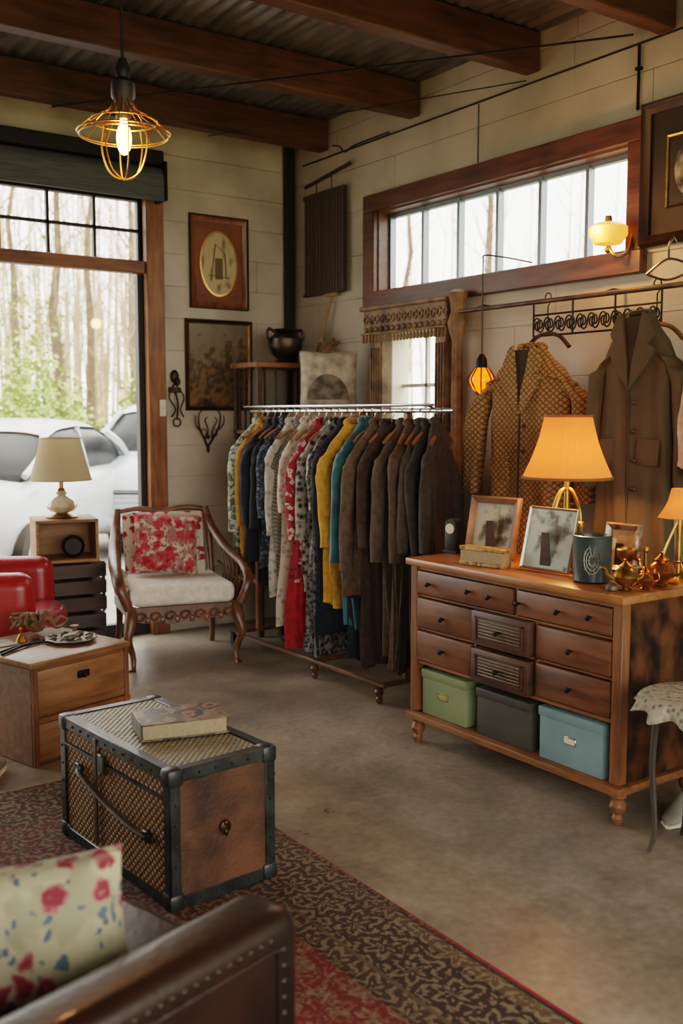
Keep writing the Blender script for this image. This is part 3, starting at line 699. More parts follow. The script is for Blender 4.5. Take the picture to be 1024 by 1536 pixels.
def pillow(w,h,t):
    mb=MB()
    for sgn in (1,-1):
        def fn(u,v):
            a=2*u-1;b_=2*v-1; k=(max(0,1-a**4)*max(0,1-b_**4))**.5
            pin=1-.06*(1-abs(a)**2)*abs(b_)**2; pin2=1-.06*(1-abs(b_)**2)*abs(a)**2
            return (a*w/2*pin2, sgn*t/2*k*(1+.06*sin(7*a+3*b_)), b_*h/2*pin)
        mb.grid(fn,20,20)
    return mb
m_pf=floral('red_floral_cushion','#bcae98','#8c1824','#ad3c46','#84484a',19,.32,.74,bg2='#9c6a68')
pl=pillow(.45,.42,.16).obj('throw_pillow',m_pf); pl['label']='red and cream floral cushion on the carved armchair'; pl['category']='cushion'
lx,ly=-.03,.11; pl.location=(ACX+lx*cos(ACR)-ly*sin(ACR),ACY+lx*sin(ACR)+ly*cos(ACR),.755); pl.rotation_euler=(R(-14),R(4),ACR-R(6))
# ------------------------------------------------------------- foreground leather armchair
FR=R(15); pv=(1.0,1.70)
def ft(x,y,z=0):
    dx,dy=x-pv[0],y-pv[1]; return (pv[0]+dx*cos(FR)-dy*sin(FR),pv[1]+dx*sin(FR)+dy*cos(FR),z)
fa=thing('armchair','dark brown leather armchair with nailhead trim in the near left corner','armchair',ft(0,0),FR)
def armp(y0,y1,x0,x1,z,q=.045):
    mb=MB(); yc=(y0+y1)/2
    prof=[(y0,.02)]+[(y0+q-q*cos(t),z-q+q*sin(t)) for t in [PI*k/12 for k in range(0,7)]]+[(y1-q+q*sin(t),z-q+q*cos(t)) for t in [PI*k/12 for k in range(0,7)]]+[(y1,.02)]
    rings=[]
    for x,s in ((x0,1),(x1-.06,1),(x1-.035,.99),(x1-.015,.96),(x1-.004,.92),(x1,.86)):
        rings.append([(x,yc+(p[0]-yc)*s,z*.5+(p[1]-z*.5)*(1-(1-s)*.5)) for p in prof])
    mb.loft(rings); return mb
n_arm=armp(1.65,1.80,-.3,1.06,.645).obj('arm',m_leather,fa,60)
m_nail=mat('dark_nailhead','#3c3731',rough=.4,metal=.85)
scatter(MB().sph((0,0,0),(.009,.006,.009),8,5).obj('nailhead',m_nail,n_arm),[(-.1+k*.0285,1.652,.597) for k in range(39)]+[(1.02,1.652,.565-k*.034) for k in range(12)])
MB().tube([(-.28,1.649,.575),(1.005,1.649,.575)],.005,6).tube([(1.0,1.649,.575),(1.0,1.649,.1)],.005,6).obj('piping',m_leather,n_arm)
armp(2.36,2.50,-.1,.86,.565).obj('arm',m_leather,fa,60)
MB().b2((-.1,1.78,.05),(1.03,2.37,.34),.03,3).obj('seat_base',m_leather,fa)
MB().b2((.1,1.79,.34),(1.10,2.36,.47),.045,4).obj('seat_cushion',m_leather,fa)
MB().b2((-.34,1.66,.05),(.1,2.50,.88),.08,4).obj('backrest',m_leather,fa)
m_bf=floral('blue_red_floral_cushion','#b3a98c','#85303a','#a8686a','#556670',17,.26,.46,bg2='#9c9579')
pl=pillow(.45,.30,.15).obj('throw_pillow',m_bf); pl['label']='floral cushion in red, blue and cream on the near leather armchair'; pl['category']='cushion'
pl.location=(.605,2.0,.575); pl.rotation_euler=(R(-20),R(-8),R(-30))
m_thr=mat('grey_throw','#666b6f','#878d90',30,rough=.95,bump=.4)
mb=MB(); mb.grid(lambda u,v:(.45+.38*u+.01*sin(9*v), 2.43+.09*cos(PI*(1-v)), .49+.092*sin(PI*v)+.006*sin(20*u)),14,14)
mb.grid(lambda u,v:(.45+.38*u+.008*sin(6*v), 2.34-.004*v, .49-.1*v+.004*sin(12*u)),10,6)
one('throw_blanket',mb,m_thr,'grey woven throw over the far arm of the near leather armchair','blanket',ft(0,0),FR)
# ------------------------------------------------------------- dresser
DX,DY=3.14,3.185; DH=.94
dz=-PI/2
ds=thing('dresser','brown wooden dresser with carved centre drawers and an open bottom shelf','dresser',(DX,DY,0),dz)
hw,dd=.655,.52
MB().b2((-hw-.015,-.025,DH-.035),(hw+.02,dd,DH),.008,2).obj('top',m_dtop,ds)
for x in (-hw,hw-.05):
    MB().b2((x,0,.17),(x+.05,.05,DH-.035),.004).obj('post',m_dwoodz,ds); MB().b2((x,dd-.06,.17),(x+.05,dd-.01,DH-.035),.004).obj('post',m_dwoodz,ds)
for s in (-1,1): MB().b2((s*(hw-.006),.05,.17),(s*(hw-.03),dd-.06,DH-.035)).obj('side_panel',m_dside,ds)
MB().b2((-hw+.02,dd-.03,.15),(hw-.02,dd-.015,DH-.04)).obj('back_panel',m_dark,ds)
mb=MB(); mb.b2((-hw+.05,.01,.885),(hw-.05,.04,.905)).b2((-hw+.05,.015,.752),(hw-.05,.04,.762)).b2((-hw+.05,.01,.415),(hw-.05,dd-.03,.43)).b2((-hw+.05,.012,.588),(hw-.05,.04,.598))
for x in (-.195,.188): mb.b2((x-.006,.012,.43),(x+.006,.3,.76))
mb.b2((.06,.012,.76),(.075,.1,.9)); mb.b2((-hw+.05,.04,.43),(hw-.05,.05,.89))
mb.obj('face_frame',m_dwood2,ds)
def knob(mb,x,y,z): mb.lathe([(.004,0),(.007,.008),(.007,.014),(.013,.022),(.012,.028),(.003,.032)],12,M=T((x,y,z),(PI/2,0,0)))
def drawer(x0,x1,z0,z1,knobs,m=m_dwood,y=-.004,lab=None):
    d=MB().b2((x0+.004,y,z0+.004),(x1-.004,.05,z1-.004),.006,2).obj('drawer',m,ds)
    if lab: d['label']=lab
    for kx,kz in knobs:
        k=MB(); knob(k,kx,y,kz); k.obj('knob',m_black,d)
    return d
drawer(-.605,.06,.765,.885,[(-.5,.825),(-.22,.83),(-.08,.825)]); drawer(.075,.605,.765,.885,[(.1,.825),(.33,.825),(.5,.83)])
drawer(-.605,-.2,.6,.75,[(-.4,.67)]); drawer(-.605,-.2,.432,.586,[(-.4,.51)])
drawer(.195,.605,.6,.75,[(.4,.67)]); drawer(.195,.605,.432,.586,[(.4,.51)])
m_carv=wood('dark_drawer','#2d1a10','#4f3322','x',.45)
m_rib=mat('aged_pewter_ribs','#6b6355','#8f8675',20,rough=.5,metal=.2)
for z0,z1 in ((.42,.585),(.595,.76)):
    d=drawer(-.185,.182,z0,z1,[(0,(z0+z1)/2)],m_carv,-.03,'dark ribbed centre drawer')
    mb=MB()
    for k in range(6): mb.b2((-.13,-.036,z0+.045+k*.015),(.13,-.029,z0+.050+k*.015),.002)
    mb.obj('ribbed_panel',m_rib,d)
    mb=MB(); mb.b2((-.15,-.036,z0+.028),(.15,-.03,z0+.034)).b2((-.15,-.036,z1-.034),(.15,-.03,z1-.028)).b2((-.15,-.036,z0+.028),(-.144,-.03,z1-.028)).b2((.144,-.036,z0+.028),(.15,-.03,z1-.028)); mb.obj('moulding',m_carv,d)
MB().b2((-hw-.012,-.022,.13),(hw+.015,dd,.165),.008,2).obj('bottom_shelf',m_dwood2,ds)
for x in (-hw+.03,hw-.025):
    for y in (.03,dd-.04):
        MB().lathe([(.014,0),(.02,.01),(.024,.03),(.016,.045),(.03,.06),(.036,.08),(.028,.1),(.02,.108),(.034,.118),(.034,.131)],20,c=(x,y,0)).obj('leg',m_dwoodz,ds)
def dl(x,y,z=DH): return (DX+y,DY-x,z)
def sbox(label,x,y,w,d,h,m,ml=None,tilt=0):
    t=thing('storage_box',label,'box',dl(x,y,.1655),dz+tilt,'storage boxes on the dresser shelf')
    MB().b2((-w/2+.006,-d/2+.006,0),(w/2-.006,d/2-.006,h-.03),.006,2).obj('body',m,t)
    MB().b2((-w/2,-d/2,h-.045),(w/2,d/2,h),.008,2).obj('lid',m,t)
    if ml:
        l=MB().b2((-.034,-d/2+.001,h*.5-.018),(.034,-d/2+.008,h*.5+.018),.002).obj('label_holder',m_chrome if ml is m_card else m_brass,t)
        MB().b2((-.027,-d/2-.001,h*.5-.011),(.027,-d/2+.004,h*.5+.011)).obj('card',ml,l)
    return t
m_bg=mat('sage_green_box','#6d7954','#7e8962',5,rough=.6); m_bk=mat('charcoal_box','#38362f','#47443d',5,rough=.6); m_bb=mat('dusty_blue_box','#688388','#799496',5,rough=.6)
m_card=mat('card_white','#cfcabb',rough=.8)
sbox('sage green lidded storage box at the left end of the dresser shelf',-.425,.15,.33,.27,.225,m_bg,mat('green_card','#8a946c',rough=.6))
sbox('charcoal lidded storage box in the middle of the dresser shelf',-.02,.15,.35,.27,.22,m_bk)
sbox('dusty blue lidded storage box with a white label on the dresser shelf',.385,.145,.36,.27,.23,m_bb,m_card)
# ---- framed things
def frame_mb(w,h,b_,d,y=0):
    mb=MB()
    prof=[(0,0),(0,-d*.6),(b_*.3,-d),(b_*.6,-d*.7),(b_,-d*.45),(b_,0)]
    rings=[]
    for cx_,cz_ in ((-1,-1),(1,-1),(1,1),(-1,1),(-1,-1)):
        rings.append([(cx_*(w/2-i),y+j,cz_*(h/2-i)+h/2) for i,j in prof])
    mb.loft(rings,caps=False); return mb
def picture(name,label,cat,loc,rz,w,h,b_,mf,ma,tilt=0,inner=None,d=.03,stand=False):
    t=thing(name,label,cat,loc,rz); t.rotation_euler=(R(-tilt),0,rz)
    frame_mb(w,h,b_,d).obj('frame',mf,t)
    MB().b2((-w/2+b_*.8,-.006,b_*.8),(w/2-b_*.8,-.001,h-b_*.8)).obj('artwork',ma,t)
    if inner:
        iw,ih,mi=inner; o=frame_mb(iw,ih,.012,.012,-.006).obj('inner_frame',mi,t); o.location=(0,0,(h-ih)/2)
    if stand: MB().prism([(-.03,.02),(.03,.02),(.02,h*.6),(-.02,h*.6)],0.0,.004,'y').obj('easel_back',m_dark,t).rotation_euler=(R(14),0,0)
    return t
def oval(t,rx,rz_,cz_,m,name,y=-.009):
    mb=MB(); n=40; vs=[(rx*cos(2*PI*k/n),y,cz_+rz_*sin(2*PI*k/n)) for k in range(n)]+[(rx*cos(2*PI*k/n),y+.003,cz_+rz_*sin(2*PI*k/n)) for k in range(n)]
    mb.add(vs,[list(range(n)),list(range(n,2*n))]+[[k,(k+1)%n,n+(k+1)%n,n+k] for k in range(n)]); return mb.obj(name,m,t)
def back_rect(p0,p1,q0,q1,Y=YW):
    zm=ony((p0+p1)/2,(q0+q1)/2,Y).z; xa=coly(p0,Y,zm); xb=coly(p1,Y,zm)
    za=ony((p0+p1)/2,q0,Y).z; zb=ony((p0+p1)/2,q1,Y).z; return (xa+xb)/2,xb-xa,zb,za-zb
m_fr1=wood('reddish_frame','#522a17','#8f5833','z',.35,3,.3)
x,w,z,h=back_rect(284,369,326,463)
m_a1=mat('brown_mount','#6b3c22','#86532f',4,rough=.6)
p=picture('framed_picture','reddish wooden framed picture with an oval sketch, upper on the back wall','picture',(x,YW-.002,z),0,w,h,.045,m_fr1,m_a1)
mb=frame_mb(w+.012,h+.012,.01,.034); o=mb.obj('outer_edge',m_blackp,p); o.location=(0,0,-.006)
m_ov=mat('oval_sketch','#7d6c52','#c2ae86',9,(2,2,1),rough=.7,lo=.35,hi=.5)
oval(p,w*.33,h*.36,h*.49,m_gold,'oval_mount',-.0085); oval(p,w*.305,h*.335,h*.49,m_ov,'oval_drawing',-.011)
mb=MB(); mb.b2((-.035,-.0135,h*.32),(.03,-.011,h*.55)).tube([(-.07,-.012,h*.3),(-.03,-.012,h*.7),(.05,-.012,h*.6)],.005,5).tube([(.06,-.012,h*.33),(.05,-.012,h*.6)],.005,5).tube([(-.09,-.012,h*.36),(.09,-.012,h*.34)],.004,5); mb.obj('sketch_lines',mat('ink_brown','#6b5a46',rough=.8),p)
x,w,z,h=back_rect(277,377,480,616)
m_fr2=mat('black_gilt_frame','#221911','#4d3a20',6,rough=.35,metal=.3)
m_land,nt,b=base('dark_landscape'); v=coord(nt); sp=nd(nt,'ShaderNodeSeparateXYZ',None,{0:v}); n_=nd(nt,'ShaderNodeTexNoise',None,{'Vector':v,'Scale':9.,'Detail':8.}).outputs[0]
s2=nd(nt,'ShaderNodeMath',{'operation':'MULTIPLY_ADD'},{0:sp.outputs[2],1:.6,2:n_}).outputs[0]
nt.links.new(ramp(nt,s2,[(.45,'#35291d'),(.58,'#7d6140'),(.68,'#46382a'),(.8,'#786c52'),(.95,'#6b6250')]),b.inputs['Base Color']); b.inputs['Roughness'].default_value=.35
p=picture('framed_picture','dark landscape painting in a black frame, lower on the back wall','picture',(x,YW-.002,z),0,w,h,.03,m_fr2,m_land,inner=(w-.045,h-.045,m_brass))
zc=2.9; y1_=colx(964,XW,zc); za=onx(990,152,XW).z; zb=onx(975,372,XW).z
w=.62; h=za-zb
m_fr3=wood('dark_picture_frame','#1c120c','#352418','z',.3,3,.4)
p=picture('framed_picture','large dark framed picture with a small gilt inner frame, top right','picture',(XW-.002,y1_-w/2,zb),-PI/2,w,h,.06,m_fr3,mat('black_mount','#2b2621','#363029',5,rough=.7),inner=(w*.5,h*.5,m_brass),d=.045)
oval(p,w*.17,h*.19,h*.5,mat('portrait_oval','#2a2824','#a59c88',9,rough=.5,lo=.4,hi=.62),'oval_print',-.012)
m_bronze=mat('dark_bronze','#2e261e','#51453a',10,rough=.45,metal=.6)
def hookset(px,py,label,kind=0):
    p=ony(px,py,YW-.012); mb=MB()
    if kind==0:
        mb.sph((0,0,.1),(.035,.025,.05)).b2((-.05,-.012,-.02),(.05,.01,.02),.004)
        for s in (-1,1): mb.tube(cr([(0,0,.05),(s*.06,-.03,-.05),(s*.02,-.05,-.14),(s*.05,-.04,-.2)],6),.006,6)
        mb.tube([(.03*cos(a),-.03,-.24+.03*sin(a)) for a in [k*PI/8 for k in range(16)]],.006,6,closed=True)
        mb.tube(cr([(0,0,0),(0,-.05,-.1),(0,-.03,-.22)],6),.008,6).sph((0,-.05,.06),(.02,.03,.03))
    else:
        for s in (-1,1):
            mb.tube(cr([(0,0,-.13),(s*.04,-.02,-.06),(s*.085,-.03,.03),(s*.09,-.04,.12),(s*.06,-.04,.15)],7),[.009,.007,.004],7)
            mb.tube(cr([(s*.03,-.02,-.07),(s*.02,-.05,.0),(s*.05,-.06,.07),(s*.03,-.06,.1)],5),[.007,.004],6).tube(cr([(s*.08,-.03,.0),(s*.12,-.04,.05),(s*.12,-.04,.11)],5),[.006,.004],6)
            mb.tube([(s*.045+.022*cos(a),-.03,-.02+.03*sin(a)) for a in [k*PI/6 for k in range(12)]],.004,5,closed=True)
        mb.sph((0,-.01,-.14),(.014,.012,.035)).sph((0,-.01,-.05),(.014,.012,.02))
    one('wall_hook' if kind==0 else 'wall_ornament',mb,m_bronze,label,'hook' if kind==0 else 'wall ornament',(p.x,p.y,p.z))
hookset(262,585,'black wrought iron hook bracket beside the window post')
hookset(311,645,'delicate dark metal ornament with curling arms below the dark painting',kind=1)
p=ony(240,612,YW-.055)
sw=thing('light_switch','white wall switch mounted on the wooden window post','switch',(3.235,YW-.052,p.z))
MB().b2((-.025,-.008,-.06),(.025,.0015,.06),.003).obj('plate',m_white,sw); MB().b2((-.006,-.02,-.012),(.006,-.006,.012),.002).obj('toggle',m_white,sw)
zc=onx(488,362,XW).z; ya=colx(460,XW-.03,zc); yb=colx(520,XW-.03,zc); za=onx(488,290,XW-.03).z; zb=onx(488,440,XW-.03).z
wv_=thing('wall_hanging','dark ribbed fabric panel hanging from a rod near the corner','wall hanging',(XW-.05,(ya+yb)/2,zb),-PI/2)
w=ya-yb; h=za-zb
m_hang=mat('dark_woven','#3a2f24','#5a4a38',14,(1,1,1),kind='stripe',rough=.85,bump=.6,lo=.3,hi=.7)
mb=MB(); mb.grid(lambda u,v:((u-.5)*w,.006*sin(u*60),v*h),60,2).b2((-w/2,.008,0),(w/2,.02,h)).b2((-w/2-.005,-.015,h-.02),(w/2+.005,.02,h+.012),.004).b2((-w/2-.005,-.015,-.01),(w/2+.005,.02,.012),.004); mb.obj('panel',m_hang,wv_)
mb=MB(); mb.tube([(-.25,0,h+.08),(.33,.0,h+.15)],.014,8).tube([(-.1,0,h+.01),(-.1,0,h+.1)],.004,5).tube([(.1,0,h+.01),(.1,0,h+.12)],.004,5); mb.obj('rod',m_dark,wv_)
p0=onx(497,445,XW-.04); p1=onx(467,560,XW-.1)
one('wooden_rake',MB().tube([p0,p1],.012,8).box((p0.x,p0.y,p0.z+.02),(.03,.16,.035),bev=.006),wood('pale_handle','#7a6243','#a0875f','z',.6),'wooden rake handle leaning in the corner above the shelf','rake')
# ------------------------------------------------------------- corner shelf, urn
sh=thing('shelf_unit','tall dark spindled wooden shelf stand in the corner behind the clothes','shelf',(4.02,6.49,0))
for x in (-.27,.25):
    for y in (-.16,.16): MB().b2((x-.02,y-.02,0),(x+.02,y+.02,1.99),.003).obj('post',m_dark,sh)
MB().b2((-.31,-.2,1.98),(.28,.2,2.02),.005).obj('top',m_dwood2,sh)
for z in (.4,.95,1.5): MB().b2((-.29,-.18,z),(.27,.18,z+.025)).obj('shelf',m_dwood2,sh)
for k in range(6):
    x=-.22+k*.09; MB().b2((x-.006,-.17,1.52),(x+.006,-.155,1.98)).obj('spindle',m_dark,sh)
for k in range(4):
    y=-.12+k*.08; MB().b2((-.276,y-.006,1.52),(-.262,y+.006,1.98)).obj('spindle',m_dark,sh)
MB().b2((-.27,.165,.4),(.25,.175,1.52)).obj('back_panel',m_chestd,sh)
ux=coly(428,6.45,2.1)
ur=thing('urn','dark patterned ceramic urn with two handles on the corner shelf','urn',(ux,6.45,2.021))
m_urn=mat('dark_bronze_urn','#1f1914','#463a2e',12,kind='voronoi',rough=.35,metal=.5,bump=.5)
MB().lathe([(.07,0),(.08,.015),(.06,.03),(.1,.07),(.13,.13),(.125,.18),(.09,.215),(.07,.225),(.09,.24),(.095,.25),(.08,.255),(.07,.24),(.02,.24)],28).obj('body',m_urn,ur)
for s in (-1,1): MB().tube(cr([(s*.08,0,.22),(s*.14,0,.25),(s*.16,0,.2),(s*.125,0,.15)],6),.012,8).obj('handle',m_urn,ur)
cb=thing('cabinet','tall plain dark cabinet behind the clothes rack carrying the printed cushion','cabinet',(4.15,5.98,0),-PI/2)
MB().b2((-.26,-.19,.0),(.26,.19,1.62),.005).obj('body',m_dark,cb)
MB().b2((-.28,-.21,1.62),(.28,.2,1.66),.006).obj('top',m_dwood2,cb)
for s in (-1,1):
    dr_=MB().b2((s*.004,-.205,.1),(s*.25,-.19,1.58),.004).obj('door',m_dwood,cb); k=MB(); knob(k,s*.03,-.205,.9); k.obj('knob',m_brass,dr_)
pbx=thing('cushion','pale square cushion printed with a grey arch, standing on the cabinet','cushion',(4.12,5.98,1.661),R(-38))
m_wash=mat('pale_print_fabric','#8a8272','#bdb4a4',12,rough=.9,bump=.2,bs=50)
o=pillow(.42,.44,.17).obj('cover',m_wash,pbx); o.location=(0,0,.215)
mb=MB()
def fn(u,v):
    a=-PI+PI*u; rr=.15*v; x=rr*cos(a); z=.085+.18*v*-sin(a); aa=x/.21; bb=(z-.215)/.22
    k=(max(0,1-aa**4)*max(0,1-bb**4))**.5
    return (x,-.085*k*1.06-.003,z)
mb.grid(fn,20,8); mb.obj('printed_arch',mat('grey_arch','#3e3a34','#7d7466',14,rough=.8),pbx,70)
r=random.Random(8); mb=MB()
for k in range(12):
    a=r.uniform(0,6.3); mb.tube(cr([(r.uniform(-.05,.05),0,.0),(.05*cos(a),.04*sin(a),.06),(.09*cos(a),.06*sin(a),r.uniform(.03,.1))],4),[.022,.010],7)
one('dried_arrangement',mb,wood('dried_brown','#4a3624','#7d6245','x',.7),'clump of dried brown roots above the grey arch cushion','dried plant',(4.12,5.97,2.085))
# ------------------------------------------------------------- carved surround
yA,yB=5.73,4.80
m_carvf=mat('old_carved_wood','#4a3422','#8a6f4c',9,(1,1,1),rough=.6,bump=1.,lo=.35,hi=.65)
cf=thing('carved_surround','tall carved wooden door surround standing around the small added window','door surround',(XW-.1,(yA+yB)/2,0),-PI/2)
wv2=yA-yB; h2=wv2/2
MB().b2((-h2-.01,-.05,2.2),(h2-.06,.08,2.37),.01).obj('cornice',m_carvf,cf)
mb=MB()
for k in range(15):
    x=-h2+.03+k*(wv2-.1)/14; mb.tube([(x+.026*cos(a)*(1-a/14),-.055,2.29+.03*sin(a)*(1-a/14)) for a in [j*.6 for j in range(13)]],.008,5)
    mb.sph((x,-.055,2.225),(.022,.015,.018),8,5)
mb.b2((-h2-.03,-.075,2.355),(h2-.05,.08,2.385),.008).b2((-h2-.02,-.065,2.19),(h2-.06,.0,2.205),.004)
mb.obj('carving',m_carvf,cf)
L=[(-h2+k*(wv2-.06)/25,-.055,2.195) for k in range(26)]
scatter(MB().tube([(0,0,0),(0,0,-.03),(0,0,-.06)],[.006,.011,.008],6).obj('tassel',m_carvf,cf),L)
for x0_,x1_ in ((-h2+.04,-h2+.17),(h2-.2,h2-.08)):
    pl_=MB().b2((x0_,-.03,0),(x1_,.07,2.2),.01).obj('pilaster',m_carvf,cf)
    mb=MB()
    for j in range(4): mb.b2((x0_+.014+j*.027,-.04,.2),(x0_+.026+j*.027,-.028,2.1),.003)
    mb.obj('fluting',m_carvf,pl_)
mb=MB(); mb.lathe([(.04,0),(.055,1.34),(.035,1.4),(.032,2.1),(.05,2.16),(.06,2.22),(.04,2.28),(.05,2.36),(.06,2.4),(.02,2.42)],16,c=(h2+.01,-.02,0),flute=.06,nf=8); mb.obj('column',m_carvf,cf)
# ------------------------------------------------------------- clothes rack
RX=3.62; RY0,RY1=4.1,6.18; RZ=1.665
rk=thing('clothes_rack','long chrome clothes rail on a low wooden base filled with garments','clothes rack',(RX,(RY0+RY1)/2,0))
hl=(RY1-RY0)/2
MB().tube([(0,-hl-.03,RZ),(0,hl+.03,RZ)],.013,12).obj('rail',m_chrome,rk)
for y in (-hl+.36,hl-.05): MB().b2((-.02,y-.02,.10),(.02,y+.02,RZ-.012),.004).obj('post',m_dwoodz,rk)
MB().tube([(-.08,-hl+.05,RZ+.03),(-.08,hl,RZ+.03)],.008,8).tube([(-.08,-hl+.1,RZ+.03),(0,-hl+.1,RZ)],.006,6).tube([(-.08,hl-.1,RZ+.03),(0,hl-.1,RZ)],.006,6).obj('upper_rail',m_chrome,rk)
m_basew=wood('rack_base_wood','#46301d','#6b4e34','y',.5)
for x in (-.2,.2): MB().b2((x-.015,-hl+.3,.10),(x+.015,hl+.02,.125),.006).obj('base_rail',m_basew,rk)
for y in (-hl+.34,0,hl-.03): MB().b2((-.21,y-.02,.098),(.21,y+.02,.12),.004).obj('cross_rail',m_basew,rk)
for x,y in ((-.2,-hl+.36),(-.2,-.02),(.2,-hl+.36),(.2,-.02)):
    MB().lathe([(.008,0),(.018,.01),(.02,.03),(.012,.04),(.024,.055),(.028,.07),(.02,.085),(.026,.1)],16,c=(x,y,0)).obj('leg',m_cwood,rk)
for x in (-.2,.2):
    mb=MB(); mb.lathe([(.012,-.018),(.05,-.018),(.056,-.01),(.056,.01),(.05,.018),(.012,.018)],24,M=Matrix.Translation((x,hl-.06,.057))@Matrix.Rotation(PI/2,4,'Y')); mb.obj('wheel',m_rubber,rk)
    MB().b2((x-.03,hl-.08,.05),(x-.024,hl-.04,.12)).b2((x+.024,hl-.08,.05),(x+.03,hl-.04,.12)).b2((x-.03,hl-.08,.115),(x+.03,hl-.04,.12)).obj('wheel_fork',m_black,rk)
def hanger_proto():
    t=thing('clothes_hanger','wooden clothes hanger on the chrome rail','hanger',group='hangers on the clothes rack')
    pts=[(0,0,-.1),(0,0,-.04),(.018,0,-.02)]+[(.018*cos(a),0,.0+.018*sin(a)) for a in [k*PI/8 for k in range(0,9)]]
    MB().tube(pts,.003,6).obj('hook',m_chrome,t)
    MB().tube(cr([(-.165,0,-.178),(-.1,0,-.13),(0,0,-.1),(.1,0,-.13),(.165,0,-.178)],5),.011,8,sq=.8).obj('shoulder_bar',m_dwood2,t)
    return t
def garment(name,label,cat,m,loc,rz=0,L=.95,w=.21,t=.04,sl=.5,flare=1.,fold=.2,nf=6,group=None,seed=0,collar=True,mc=None,buttons=0,lapel=False,sw=.055,slim=1.,neck=.06,skirt=None,out=.03,inner=None,drop=0):
    r=random.Random(seed); ph=r.uniform(0,6); ph2=r.uniform(0,6); sway=r.uniform(-.03,.03); tw=r.uniform(-.35,.35); hs=r.uniform(-.035,.035)
    th_=thing(name,label,cat,loc,rz,group)
    dp=.03+drop
    prof=[(0,neck,.03),(-.02,neck+.02,.034),(-.045-dp*.2,neck+.33*(w-neck),.04),(-.075-dp*.5,neck+.7*(w-neck),t*.8),(-.10-dp,w*.97,t*.8),(-.15-dp,w*1.0,t*.95),(-.27-dp,w*.95,t)]
    K=20; z0=-.27-dp
    for i in range(1,K+1):
        q=i/K; z=z0-(L+z0)*q; hw_=w*(.95*(1-q)+flare*q)*(1-(1-slim)*sin(PI*min(q*1.3,1)))*(1+.03*sin(q*9+ph)); prof.append((z,hw_,t*(1+.25*q)))
    def ring(z,a_,b_,n=64):
        q=max(0,min(1,(-z-.12)/(L-.12))); o=[]; qq=q**.6
        for k in range(n):
            th=2*PI*k/n; f=1+fold*qq*sin(nf*th+ph+z*1.5)+fold*.5*qq*sin((nf*2+1)*th+ph2+z*4)
            cx_=math.copysign(abs(cos(th))**.8,cos(th)); sy_=math.copysign(abs(sin(th))**.8,sin(th))
            X=a_*cx_*(1+(f-1)*.3)+sway*q*q; Y=b_*sy_*f
            an=tw*q*q; X,Y=X*cos(an)-Y*sin(an),X*sin(an)+Y*cos(an)
            o.append((X,Y,z+(.014*sin(2*th+ph)+hs*cx_ if q>.95 else hs*cx_*q*q)))
        return o
    if skirt:
        cut,ms=skirt
        a_=[p for p in prof if p[0]>-cut]; b2_=[p for p in prof if p[0]<=-cut]
        MB().loft([ring(*p) for p in a_+b2_[:1]]).obj('bodice',m,th_,70); MB().loft([ring(*p) for p in b2_]).obj('skirt',ms,th_,70)
    else: MB().loft([ring(*p) for p in prof]).obj('body',m,th_,70)
    if sl:
        for s in (-1,1):
            s_l=sl+r.uniform(-.06,.06)
            pts=cr([(s*(w-.06),0,-.09-dp),(s*(w-.01),0,-.15-dp),(s*(w+out),-.01+r.uniform(-.015,.01),-.34),(s*(w+out*1.3+r.uniform(-.03,.015)),-.02+r.uniform(-.03,.03),-.1-s_l)],6)
            rings=[]; n=18
            for i,p in enumerate(pts):
                q=i/(len(pts)-1); rad=sw*(1.0-.25*q)*(.7 if i==0 else 1)*(1+.07*sin(q*17+ph))
                rings.append([(p.x+rad*cos(2*PI*k/n)*(1+.1*sin(5*q*6+k)),p.y+min(rad,t*.95)*sin(2*PI*k/n)*(1+.2*sin(3*2*PI*k/n+9*q+ph)),p.z+rad*.35*(-s*cos(2*PI*k/n))*(1-q)) for k in range(n)])
            MB().loft(rings).obj('sleeve',m,th_,70)
    if collar:
        MB().tube(cr([(-.045,-.03,-.035),(-neck*.95,.0,.008),(-.03,.03,.02),(.03,.03,.02),(neck*.95,.0,.008),(.045,-.03,-.035)],5),.014,8,sq=1.6).obj('collar',mc or m,th_,60)
    if lapel:
        def surf(x,z):
            zz=-z; tt=t*(.85 if zz<.12 else 1.0)*(1+.2*min(zz,L)/L); return -tt*(max(0,1-(abs(x)/w)**2.2))**.5
        MB().add([(-.065,surf(.05,-.03)-.012,-.01),(.065,surf(.05,-.03)-.012,-.01),(.02,surf(0,-.25)-.016,-.24),(.0,surf(0,-.3)-.018,-.33),(-.02,surf(0,-.25)-.016,-.24)],[[0,1,2,3,4]]).obj('lining',inner or m_blackp,th_)
        for s in (-1,1):
            P=[(s*.0,-.36),(s*.09,-.24),(s*.125,-.165),(s*.09,-.14),(s*.12,-.085),(s*.08,.0),(s*.055,.012),(s*.035,-.1),(s*.012,-.24)]
            vs=[(x,surf(x,z)-.030,z) for x,z in P]+[(x,surf(x,z)-.012,z) for x,z in P]; n=len(P)
            MB().add(vs,[list(range(n)),list(range(n,2*n))]+[[k,(k+1)%n,n+(k+1)%n,n+k] for k in range(n)]).obj('lapel',mc or m,th_)
            MB().box((s*w*.52,-t*1.08,-.66),(.12,.018,.13),(0,s*R(4),0),bev=.007,seg=2).obj('pocket',m,th_)
        MB().tube([(0,-t*1.0-.018,-.35),(.006,-t*1.12-.018,-.7),(.01,-t*1.2-.02,-L+.02)],.006,6).obj('front_seam',inner or m_blackp,th_)
    for k in range(buttons):
        z=-.42-k*.14
        MB().sph((.035,-t*1.12-.016,z),(.013,.008,.013),10,6).obj('button',m_dark,th_)
    return th_
def cl(name,c,c2=None,**k):
    return mat(name,c,c2 or c,k.pop('scale',25),rough=.9,bump=.25,**k)
flA=floral('white_green_print','#aaa898','#5a6a52','#35494a','#475f58',22,.35,.5)
